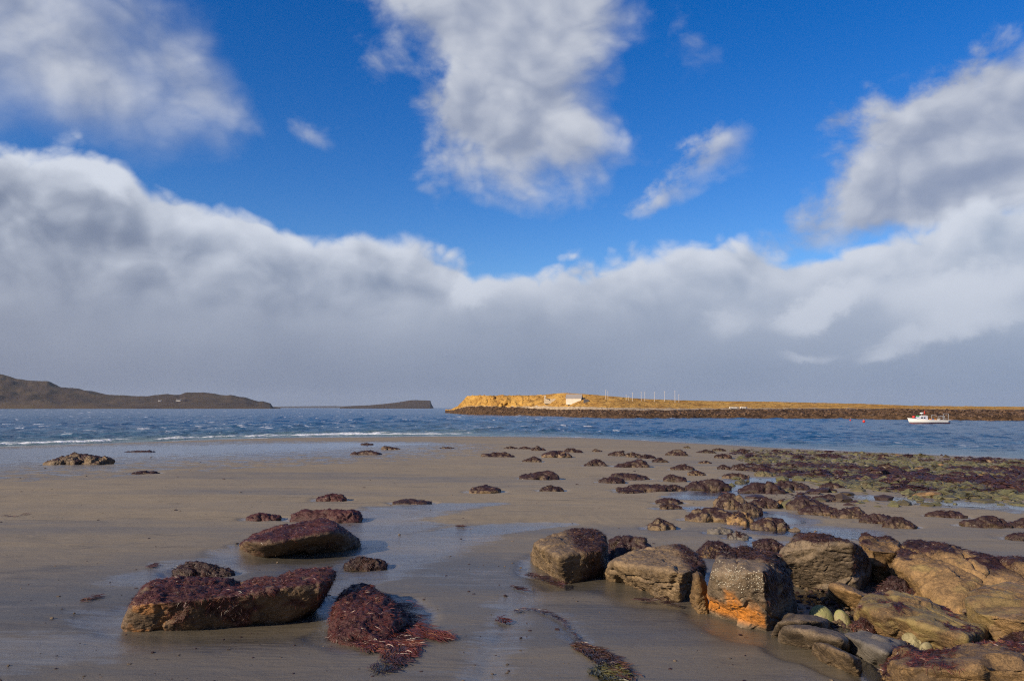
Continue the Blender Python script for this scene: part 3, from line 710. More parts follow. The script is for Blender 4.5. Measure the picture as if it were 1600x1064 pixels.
NFR = [0]
def finish_rock(name, v, f, loc, mat, label, cat='rock', group=None, weed=0.0, wmat='weed_red', seed=1, flen=0.034, fwid=0.0021, cover=(0.25, 0.0), dens=22000, wfun=None, stain=None, maxn=10000, lift=0.10, seg=2):
    """weed: share of the upper faces overgrown; wfun(v, n) may give its own 0..1 mask."""
    n = vnormals(v, f); zspan = v[:, 2].max() - max(v[:, 2].min(), 0)
    up = n[:, 2]
    blot = fbm(v * (3.0 / max(0.25, zspan * 2)) + seed * 3.1, 4, 0.6)
    thr = 0.80 - weed * 0.95
    m = sstep(thr - 0.16, thr + 0.16, 0.75 * up + 1.35 * blot + 0.25 * v[:, 2] / max(v[:, 2].max(), 1e-3) + (0.35 if weed >= 1.4 else 0)) if weed > 0 else np.zeros(len(v))
    if wfun is not None: m = np.clip(wfun(v, n) + 0.0, 0, 1) * sstep(-0.35, 0.0, blot + 0.25)
    kn = (0.5 if flen < 0.05 else 0.22) * flen * (fbm(v * (0.75 / flen) + 5.0, 3, 0.6)); v = v + n * (m * kn)[:, None]
    st = np.zeros(len(v)) if stain is None else stain(v, n, blot)
    me = mesh_np(name, v, f, {'weed': m, 'stain': st})
    o = obj(name, me, M[mat], loc=tuple(loc)); tag(o, label, cat, group)
    mw = m * (v[:, 2] > -0.02)
    if mw.max() > 0.3:
        g = np.random.default_rng(seed)
        got = sample_surface(v, f, mw ** 1.5, 4, g); 
        if got is not None:
            cnt = int(min(maxn, max(40, got[3].sum() * dens)))
            p_, nn, _, _ = sample_surface(v, f, mw ** 1.5, cnt, g)
            tint = np.clip(0.40 + 1.1 * fbm(p_ * 5 + seed, 3), 0, 1)
            V_, F_, T_ = fronds(p_, nn, g, flen, fwid, lift=lift, tint=tint, seg=seg)
            w = obj('seaweed', mesh_np('seaweed', V_, F_, {'tint': T_}), M[wmat], parent=o); w['kind'] = 'stuff'
            NFR[0] += len(F_) * 2
    return o

def ground_of(p): return np.array([p[0], p[1], float(base_z(p[0], p[1]))])

def hero(name, mat, label, front, top, back, sub=6, seed=1, p=22, amp=0.05, rough=0.018, parts=None, sink=0.10, seams=(), plates=0.028, **kw):
    """front: pixels where the rock meets the sand; top: (px, py, Y) points of its upper edges; back: (px, Y) hidden base points."""
    if parts is None: parts = [(front, top, back)]
    allp = []
    for fr, tp, bk in parts:
        pts = []
        for q in fr: b = G(*q); pts += [b, b + (0, 0.02, -sink)]
        for q in tp: pts.append(P(*q))
        for px, Y in bk:
            x = (px - CX) / F * Y; b = np.array([x, Y, float(base_z(x, Y))]); pts += [b + (0, 0, 0.05), b + (0, 0, -sink)]
        allp.append(np.array(pts))
    c = np.concatenate(allp).mean(0); loc = ground_of(c)
    VV, FF, off = [], [], 0
    for i, pts in enumerate(allp):
        v, f, _ = rock_shape(pts - loc, sub, seed + i * 7.3, p, amp, rough=rough, seams=seams, plates=plates)
        VV.append(v); FF.append(f + off); off += len(v)
    return finish_rock(name, np.concatenate(VV), np.concatenate(FF), loc, mat, label, seed=int(seed), **kw)

def lump(name, box, mat, label, prof=None, depth=0.7, sub=5, seed=1, p=40, amp=0.07, rough=0.02, smooth_one=False, plates=0.075, **kw):
    """A rock from its pixel box (x0, x1, top, base) and an outline of relative heights."""
    x0, x1, yt, yb = box; xm = (x0 + x1) / 2
    if x1 - x0 < 76 and yb < 860: sub = min(sub, 4)
    A = G(xm, yb); W = (x1 - x0) / F * A[1]; D = max(W * depth, 0.05)
    Yc = A[1] + D * 0.42; xc = (xm - CX) / F * Yc; zb = float(base_z(xc, Yc))
    H = max(P(xm, yt, Yc)[2] - zb, 0.04) * (0.70 if yb < 815 else 0.95)
    g = np.random.default_rng(int(seed * 17) + 5)
    prof = prof or [(0, 0.3), (0.25, 0.8), (0.5, 1.0), (0.75, 0.85), (1, 0.3)]
    tx, th = [q[0] for q in prof], [q[1] for q in prof]
    def piece(t0, t1, ys, hs, sd, sb):
        pts = []
        for t in np.linspace(t0, t1, 6):
            h = np.interp(t, tx, th) * hs; u = (t - t0) / (t1 - t0)
            dd = 0.5 * D * ys * (1 - (abs(u - 0.5) * 1.7) ** 2.2 * 0.6) * g.uniform(0.75, 1.15); x = (t - 0.5) * W
            for s_ in (-1, 1):
                pts.append((x + g.normal() * 0.02 * W, s_ * dd * g.uniform(0.05, 0.6), h * H * g.uniform(0.5, 1.05)))
                pts.append((x + g.normal() * 0.02 * W, s_ * dd * g.uniform(0.7, 1.1), h * H * g.uniform(0.0, 0.45)))
                pts.append((x, s_ * dd * g.uniform(0.9, 1.1), -0.04 - 0.1 * H))
        v_, f_, _ = rock_shape(np.array(pts), sb, sd, p, amp, rough=rough, plates=plates)
        return v_, f_
    if smooth_one or sub < 4 or x1 - x0 < 24:
        v, f = piece(0, 1, 1, 1, seed, sub)
    else:                                            # a cluster of broken pieces grown together
        cut = g.uniform(0.4, 0.6); parts_ = [piece(0, cut + 0.12, g.uniform(0.75, 1), 1, seed, sub), piece(cut - 0.12, 1, g.uniform(0.75, 1), 1, seed + 2.1, sub)]
        for _ in range(3):
            t = g.uniform(0.02, 0.8); w_ = g.uniform(0.14, 0.3); vv_, ff_ = piece(t, min(1, t + w_), 0.35, g.uniform(0.35, 0.75), seed + g.random() * 9, sub - 1)
            parts_.append((vv_ + (0, g.uniform(-0.42, 0.1) * D, 0), ff_))
        v = np.concatenate([q[0] for q in parts_]); off_ = np.cumsum([0] + [len(q[0]) for q in parts_])
        f = np.concatenate([q[1] + o_ for q, o_ in zip(parts_, off_)])
    loc = np.array([xc, Yc, zb])
    k = max(1.0, A[1] / 9.0)                                   # farther rocks carry fewer, larger fronds
    kw.setdefault('flen', 0.036 * k ** 0.6); kw.setdefault('fwid', 0.0024 * k ** 0.9); kw.setdefault('dens', 15000 / k ** 1.7); kw.setdefault('maxn', 700 if yb < 830 else 3800); kw.setdefault('lift', 0.08); kw.setdefault('seg', 2)
    return finish_rock(name, v, f, loc, mat, label, seed=int(seed), **kw)

# ---- the boulders on the sand to the right
hero('boulder', 'rock_brown', 'brown boulder with a golden sunlit end and weedy crown, first of the boulder row',
     [(832, 868), (856, 888), (882, 904), (915, 899), (949, 891)], [(833, 849, 8.7), (850, 840, 8.9), (890, 827, 9.1), (926, 827, 9.1), (945, 838, 8.9), (870, 868, 8.0), (943, 858, 8.2)], [(836, 9.3), (945, 9.3)],
     sub=7, seed=3, p=26, weed=0.0, wmat='weed_brown', flen=0.034, fwid=0.0021,
     wfun=lambda v, n: np.maximum(sstep(0.22, 0.36, v[:, 2] + 0.25 * (v[:, 0] - 0.1)) * sstep(-0.10, 0.12, v[:, 0]) * sstep(0.1, 0.5, n[:, 2]), sstep(0.02, 0.2, v[:, 0]) * sstep(0.0, -0.3, n[:, 1]) * 0.55))
lump('boulder', (944, 1018, 836, 872), 'rock_brown', 'low weedy boulder wedged behind the first two big boulders', [(0, 0.5), (0.2, 0.85), (0.5, 1), (0.8, 0.9), (1, 0.4)], 0.9, 5, 4, weed=0.9, wmat='weed_purple')
hero('boulder', 'rock_brown', 'rounded layered brown boulder with horizontal seams and a weedy shoulder',
     [(944, 893), (985, 906), (1030, 921), (1060, 934), (1096, 918)], [(953, 879, 7.75), (985, 862, 7.95), (1030, 849, 8.15), (1065, 848, 8.15), (1090, 859, 7.95), (1103, 884, 7.5), (1000, 880, 7.6), (1072, 893, 7.05)], [(960, 8.6), (1095, 8.5)],
     sub=7, seed=5, p=18, amp=0.04, seams=[((0.12, 0.1, 1), -0.02, 0.012, 2.6), ((0.05, -0.1, 1), -0.12, 0.010, 2.2)], wmat='weed_brown', flen=0.034, fwid=0.0021,
     wfun=lambda v, n: sstep(0.12, 0.30, v[:, 0] + 0.1 * v[:, 2]) * sstep(0.12, 0.26, v[:, 2]) * sstep(-0.3, 0.3, n[:, 2] + 0.5 * n[:, 0]))
hero('stone', 'rock_gold', 'narrow upright fluted stone standing between two big boulders',
     [(1081, 936), (1090, 941), (1099, 940)], [(1083, 896, 6.85), (1091, 893, 6.9), (1098, 900, 6.85), (1088, 897, 6.78)], [(1084, 7.0), (1099, 6.98)], sub=5, seed=6, p=30, amp=0.14, rough=0.05)
hero('boulder', 'rock_grey', 'squarish boulder with an orange stained foot and white barnacles below its weedy cap',
     [(1102, 950), (1150, 966), (1200, 979), (1222, 962), (1244, 944)], [(1108, 898, 6.40), (1114, 880, 6.50), (1194, 890, 6.0), (1122, 863, 6.75), (1160, 852, 6.85), (1204, 862, 6.8), (1230, 888, 6.75), (1240, 915, 6.75)], [(1125, 7.1), (1240, 7.0)],
     sub=7, seed=7, p=30, amp=0.03, rough=0.016, seams=[((0.8, -0.3, 0.5), 0.05, 0.007, 1.3)], wmat='weed_brown', flen=0.034, fwid=0.0021, maxn=12000,
     wfun=lambda v, n: np.maximum(sstep(0.80, 0.90, v[:, 2] / v[:, 2].max() + 0.25 * v[:, 1] + 0.10 * fbm(v * 9, 2)) * sstep(0.2, 0.5, n[:, 2]), sstep(0.5, 0.8, n[:, 0]) * sstep(0.10, 0.3, v[:, 2])),
     stain=lambda v, n, b: sstep(0.26, 0.10, v[:, 2] + 0.20 * b) * sstep(0.0, -0.4, n[:, 0]) * sstep(-0.02, 0.06, v[:, 2]))
hero('boulder', 'rock_grey', 'largest grey brown boulder with a dark shaded end, behind the orange footed one',
     [(1214, 902), (1270, 914), (1332, 921), (1350, 912), (1364, 902)], [(1211, 868, 7.70), (1232, 836, 7.72), (1262, 829, 7.78), (1300, 837, 7.66), (1336, 846, 7.38), (1358, 858, 7.95), (1340, 848, 8.0), (1245, 842, 8.2)], [(1225, 8.6), (1350, 8.6)],
     sub=7, seed=8, p=30, amp=0.03, rough=0.016, seams=[((1, 0.2, -0.45), -0.03, 0.010, 2.0), ((0.2, 0.1, 1), 0.14, 0.008, 1.2)], wmat='weed_brown', flen=0.034, fwid=0.0021,
     wfun=lambda v, n: np.maximum(sstep(0.84, 0.93, v[:, 2] / v[:, 2].max() + 0.10 * v[:, 1] + 0.12 * fbm(v * 7, 2)) * sstep(0.35, 0.75, n[:, 2]), sstep(0.5, 0.8, n[:, 0]) * 0.9 * sstep(0.12, 0.25, v[:, 2])))
lump('rock', (1086, 1138, 843, 868), 'rock_gold', 'small rock half weed and half bare, behind the orange footed boulder', [(0, 0.3), (0.25, 0.9), (0.6, 1), (1, 0.45)], 0.9, 5, 9, weed=0.7, wmat='weed_purple')
lump('rock', (1172, 1213, 838, 856), 'rock_dark', 'small dark red weedy rock beside a pool, behind the biggest boulders', [(0, 0.3), (0.3, 0.9), (0.6, 1), (1, 0.3)], 0.9, 5, 10, weed=1.2, wmat='weed_purple')

# ---- the golden ledge
W_ledge = lambda v, n: sstep(0.30, 0.42, (v[:, 2] + 0.22 * v[:, 1] + 0.16 * fbm(v * 5, 3)) / max(v[:, 2].max(), 0.1) * 0.46) * sstep(0.2, 0.6, n[:, 2])
hero('ledge_block', 'rock_gold', 'golden block with a hollowed face at the start of the long ledge',
     [(1340, 888), (1372, 904), (1410, 902)], [(1340, 848, 8.4), (1352, 834, 8.7), (1378, 832, 8.8), (1404, 846, 8.6), (1404, 862, 8.2), (1362, 858, 8.1)], [(1345, 9.2), (1405, 9.2)], sub=6, seed=12, p=24, amp=0.07, plates=0.06, wfun=W_ledge, wmat='weed_purple')
hero('ledge_block', 'rock_gold', 'long golden middle block of the ledge with weed along its back edge',
     [(1392, 905), (1436, 926), (1496, 952), (1530, 950)], [(1394, 862, 8.0), (1418, 843, 8.25), (1470, 846, 8.2), (1530, 864, 7.9), (1400, 886, 7.75), (1460, 893, 7.45), (1510, 912, 7.15), (1545, 895, 7.3)], [(1405, 9.1), (1540, 8.8)], sub=7, seed=13, p=26, amp=0.05, plates=0.05, seams=[((1, 0.3, 0.1), -0.28, 0.016, 2.6), ((1, -0.2, 0.3), 0.12, 0.014, 2.4), ((0.1, 0.5, 1), 0.06, 0.012, 2.4), ((0.9, 0.2, 0.5), 0.38, 0.012, 2.0)], wfun=W_ledge, wmat='weed_purple', maxn=9000,
     stain=lambda v, n, b: sstep(0.05, 0.4, b) * 0.6)
hero('ledge_block', 'rock_gold', 'golden end block of the ledge running out of the picture with a weedy rim',
     [(1505, 945), (1580, 940), (1660, 945)], [(1505, 862, 7.85), (1522, 864, 7.8), (1560, 871, 7.7), (1610, 886, 7.5), (1680, 902, 7.3), (1532, 898, 7.4), (1600, 915, 7.1), (1680, 925, 7.0)], [(1535, 8.7), (1680, 8.4)], sub=6, seed=14, p=26, amp=0.05, plates=0.05, seams=[((1, 0.1, 0.2), -0.2, 0.016, 2.4), ((1, -0.3, 0.1), 0.2, 0.014, 2.2)], wfun=W_ledge, wmat='weed_purple')
hero('boulder', 'rock_gold', 'big brown gold boulder lying before the end of the ledge at the picture edge',
     [(1505, 980), (1550, 996), (1610, 1006), (1680, 1004)], [(1506, 935, 6.45), (1520, 908, 6.9), (1560, 911, 6.9), (1620, 914, 6.8), (1690, 925, 6.6), (1520, 955, 6.1), (1600, 968, 5.75), (1690, 960, 5.8)], [(1530, 7.1), (1690, 7.0)], sub=6, seed=15, p=28, amp=0.05, plates=0.05, seams=[((1, 0.2, 0.3), -0.1, 0.014, 2.2), ((0.1, 0.3, 1), 0.12, 0.012, 2.0)], stain=lambda v, n, b: sstep(0.0, 0.4, b + 0.2) * 0.5)
hero('flat_rock', 'rock_gold', 'long slanting olive gold slab with weed tufts in front of the ledge',
     [(1334, 962), (1385, 985), (1450, 1003), (1510, 1018), (1534, 1002)], [(1346, 931, 6.5), (1372, 925, 6.65), (1412, 931, 6.65), (1470, 952, 6.4), (1524, 982, 6.0), (1340, 948, 6.3), (1430, 965, 6.0), (1512, 997, 5.6)], [(1370, 7.0), (1530, 6.25)], sub=6, seed=16, p=30, amp=0.03, plates=0.04, seams=[((1, 0.2, 0.0), 0.06, 0.012, 2.2), ((0.3, 1, 0.3), 0.02, 0.012, 1.8)], wmat='weed_red', flen=0.034, fwid=0.0021,
     wfun=lambda v, n: sstep(0.12, 0.3, fbm(v * 4.2 + 3.3, 3)) * sstep(0.1, 0.5, n[:, 2]) * 0.95, stain=lambda v, n, b: sstep(-0.2, 0.3, b + 0.2 * n[:, 2]) * 0.7)
hero('rock', 'rock_gold', 'orange tinted wedge of rock at the foot of the biggest boulder',
     [(1292, 926), (1325, 942), (1360, 950), (1368, 938)], [(1294, 912, 7.0), (1312, 908, 7.15), (1345, 925, 6.85), (1362, 934, 6.7)], [(1305, 7.4), (1365, 7.1)], sub=5, seed=17, p=18, amp=0.06)
lump('rock', (1360, 1404, 897, 928), 'rock_dark', 'purple weed covered rock between the biggest boulder and the ledge', None, 0.9, 5, 18, weed=1.5, wmat='weed_purple')
lump('rock', (1404, 1446, 912, 930), 'rock_dark', 'small flat weedy rock at the foot of the ledge', [(0, .4), (.4, 1), (1, .3)], 0.9, 5, 19, weed=1.4, wmat='weed_red')
# cobbles and slabs at the foot of the boulders
PC = dict(smooth_one=True, cat='stone', group='cobbles between the boulders and the slab')
sg = lambda v, n, b: sstep(0.0, 0.5, n[:, 2] + b) * 0.6
lump('cobble', (1248, 1292, 937, 973), 'rock_pale', 'larger smooth yellow green cobble at the shaded foot of the orange stained boulder', [(0, .45), (.3, .95), (.6, 1), (1, .5)], 0.8, 5, 21, p=7, amp=0.02, rough=0.004, plates=0.0, stain=sg, **PC)
lump('cobble', (1288, 1317, 944, 973), 'rock_pale', 'smaller upright yellow green cobble beside the larger one', [(0, .6), (.3, 1), (.6, .9), (1, .4)], 0.8, 5, 22, p=7, amp=0.02, rough=0.004, plates=0.0, stain=sg, **PC)
lump('cobble', (1390, 1424, 981, 1004), 'rock_pale', 'pale tan angular cobble leaning on the slanting slab', [(0, .4), (.3, 1), (.7, .8), (1, .4)], 0.8, 5, 23, p=10, amp=0.03, rough=0.006, **PC)
lump('cobble', (1415, 1441, 994, 1020), 'rock_pale', 'pale grey green egg shaped cobble in front of the slanting slab', [(0, .4), (.35, .9), (.65, 1), (1, .4)], 0.8, 5, 24, p=7, amp=0.02, rough=0.004, plates=0.0, **PC)
lump('cobble', (1296, 1320, 924, 940), 'rock_dark', 'dark shaded cobble under the orange tinted wedge', None, 0.8, 4, 25, p=8, amp=0.03, **PC)
lump('cobble', (1320, 1352, 960, 985), 'rock_brown', 'brown cobble with red weed beside the slanting slab', None, 0.8, 5, 26, weed=0.8, wmat='weed_red', **PC)
lump('cobble', (1540, 1562, 968, 980), 'rock_pale', 'small pale cobble below the brown gold boulder at the picture edge', None, 0.7, 4, 27, p=8, amp=0.02, **PC)
lump('cobble', (1490, 1506, 972, 984), 'rock_pale', 'tiny white cobble in the gap above the slanting slab', None, 0.8, 4, 28, p=8, amp=0.02, **PC)
hero('flat_rock', 'rock_grey', 'flat grey slab lying at the shaded side of the orange footed boulder', [(1205, 985), (1240, 980), (1282, 978), (1290, 966)], [(1212, 972, 5.95), (1235, 957, 6.3), (1268, 960, 6.3), (1284, 970, 6.05)], [(1225, 6.5), (1285, 6.4)], sub=5, seed=31, p=20, amp=0.04)
hero('flat_rock', 'rock_grey', 'wide flat grey slab half sunk in sand before the cobbles', [(1218, 990), (1250, 1000), (1290, 1006), (1315, 1010)], [(1222, 978, 5.75), (1258, 976, 5.9), (1300, 985, 5.75), (1316, 1000, 5.5)], [(1240, 6.1), (1320, 5.9)], sub=5, seed=32, p=24, amp=0.03)
hero('flat_rock', 'rock_brown', 'narrow ribbed brown slab pointing towards the blue water gully', [(1268, 1010), (1300, 1028), (1330, 1037), (1334, 1028)], [(1272, 1001, 5.45), (1300, 1008, 5.4), (1328, 1024, 5.15)], [(1285, 5.7), (1332, 5.4)], sub=5, seed=33, p=22, amp=0.06)
hero('flat_rock', 'rock_sandy', 'sand coloured flat slab between the blue gully and the slanting slab', [(1310, 1000), (1345, 1018), (1390, 1030), (1405, 1015)], [(1318, 990, 5.75), (1350, 986, 5.9), (1395, 1002, 5.6), (1385, 1020, 5.25)], [(1330, 6.1), (1400, 5.8)], sub=5, seed=34, p=22, amp=0.03)
hero('boulder', 'rock_gold', 'golden weed fringed boulder filling the corner of the picture nearest the viewer',
     [(1372, 1046), (1400, 1066), (1470, 1085), (1560, 1095), (1700, 1100)], [(1380, 1028, 5.15), (1405, 1018, 5.25), (1470, 1016, 5.2), (1560, 1010, 5.3), (1700, 1008, 5.3), (1400, 1040, 4.9), (1500, 1042, 4.75), (1650, 1045, 4.7)], [(1400, 5.5), (1700, 5.6)], sub=6, seed=35, p=20, amp=0.08, plates=0.05, seams=[((1, 0.3, 0.2), 0.1, 0.012, 2.0)],
     wmat='weed_red', flen=0.034, fwid=0.0021, maxn=9000, wfun=lambda v, n: sstep(0.4, 0.8, n[:, 2]) * sstep(-0.05, 0.15, fbm(v * 3.0 + 1.3, 3) + 0.35 * v[:, 1]))
lump('rock', (1536, 1620, 986, 1016), 'rock_gold', 'pale yellow weathered rock above the corner boulder', [(0, .5), (.3, 1), (.7, .9), (1, .6)], 0.6, 5, 36, weed=0.25, wmat='weed_purple')
lump('rock', (1500, 1545, 1000, 1022), 'rock_olive', 'olive rock with weed between the slanting slab and the corner boulder', None, 0.7, 5, 37, weed=0.7, wmat='weed_purple')
lump('rock', (1366, 1400, 1018, 1040), 'rock_dark', 'red brown weed clump on a low rock beside the blue gully', None, 0.9, 5, 38, weed=1.5, wmat='weed_red')

# ---- barnacles on the orange footed boulder
ob = [o for o in bpy.data.objects if o.get('label', '').startswith('squarish boulder')][0]
g = np.random.default_rng(8); me = ob.data
vv = np.empty(len(me.vertices) * 3, np.float32); me.vertices.foreach_get('co', vv); vv = vv.reshape(-1, 3).astype(float)
fc = np.empty(len(me.polygons) * 3, np.int32); me.polygons.foreach_get('vertices', fc); fc = fc.reshape(-1, 3)
nn = vnormals(vv, fc)
wt = sstep(0.30, 0.40, vv[:, 2]) * sstep(0.0, -0.3, nn[:, 1]) * sstep(0.3, -0.1, nn[:, 0]) * sstep(-0.25, 0.15, fbm(vv * 7, 3)) * sstep(0.52, 0.47, vv[:, 2])
p_, n_, _, _ = sample_surface(vv, fc, wt + 1e-9, 260, g)
cv, cf = [], []
for q, nrm in zip(p_, n_):
    a = np.cross(nrm, [0.3, 0.5, 0.8]); a /= np.linalg.norm(a); b = np.cross(nrm, a); s = g.uniform(0.0025, 0.006); base = len(cv)
    for k in range(6):
        an = k * math.pi / 3; cv.append(q + s * (a * math.cos(an) * 1.4 + b * math.sin(an)) - nrm * 0.002)
    for k in range(6):
        an = k * math.pi / 3; cv.append(q + 0.5 * s * (a * math.cos(an) * 1.4 + b * math.sin(an)) + nrm * s * 0.8)
    for k in range(6): cf.append((base + k, base + (k + 1) % 6, base + 6 + (k + 1) % 6, base + 6 + k))
o = obj('barnacles', mesh_np('barnacles', cv, cf, smooth=False), M['barnacle'], parent=ob); o['kind'] = 'stuff'

# ---- weedy rocks on the sand to the left
hero('boulder', 'rock_red', 'long weed topped boulder with a brown sunlit end and an overhanging tip, in the stream', None, None, None,
     parts=[([(184, 979), (215, 980), (290, 975), (400, 965)], [(205, 944, 6.15), (229, 910, 6.5), (245, 902, 6.8), (310, 903, 7.0), (405, 909, 6.9), (292, 938, 6.15), (405, 928, 6.3)], [(225, 7.3), (405, 7.2)]),
            ([(365, 967), (430, 963), (490, 945)], [(372, 910, 6.95), (430, 898, 7.1), (488, 884, 7.15), (518, 884, 7.0), (526, 896, 6.8), (380, 928, 6.3), (460, 912, 6.4), (518, 905, 6.55), (505, 928, 6.5)], [(385, 7.3), (500, 7.3)])],
     sub=7, seed=41, p=20, amp=0.045, wmat='weed_red', flen=0.034, fwid=0.0021, maxn=20000, dens=26000, cat='rock',
     wfun=lambda v, n: sstep(0.28, 0.55, n[:, 2] + 0.10 * fbm(v * 5, 3)) * sstep(0.10, 0.22, v[:, 2]) + 0.9 * sstep(-0.15, 0.25, fbm(v * 4 + 2, 3) + 0.8 * (v[:, 2] - 0.12)) * sstep(-0.35, -0.1, v[:, 0] - 0.2 * v[:, 1]),
     stain=lambda v, n, b: 0.30 * sstep(-0.1, -0.5, v[:, 0]) * sstep(0.0, 0.3, b + 0.2))
hero('boulder', 'rock_red', 'slanting red weed covered rock with a dark green underside beyond the long boulder',
     [(374, 850), (408, 863), (470, 859), (540, 853), (566, 846)], [(380, 844, 9.4), (415, 832, 9.9), (470, 813, 10.3), (506, 808, 10.4), (526, 816, 10.2), (536, 832, 9.8), (420, 850, 9.3), (520, 830, 9.6)], [(400, 10.7), (550, 10.7)],
     sub=6, seed=42, p=24, amp=0.04, wmat='weed_red', flen=0.034, fwid=0.0021, maxn=9000,
     wfun=lambda v, n: sstep(0.2, 0.5, n[:, 2]) + 0.35 * sstep(0.0, 0.4, fbm(v * 4, 3)))
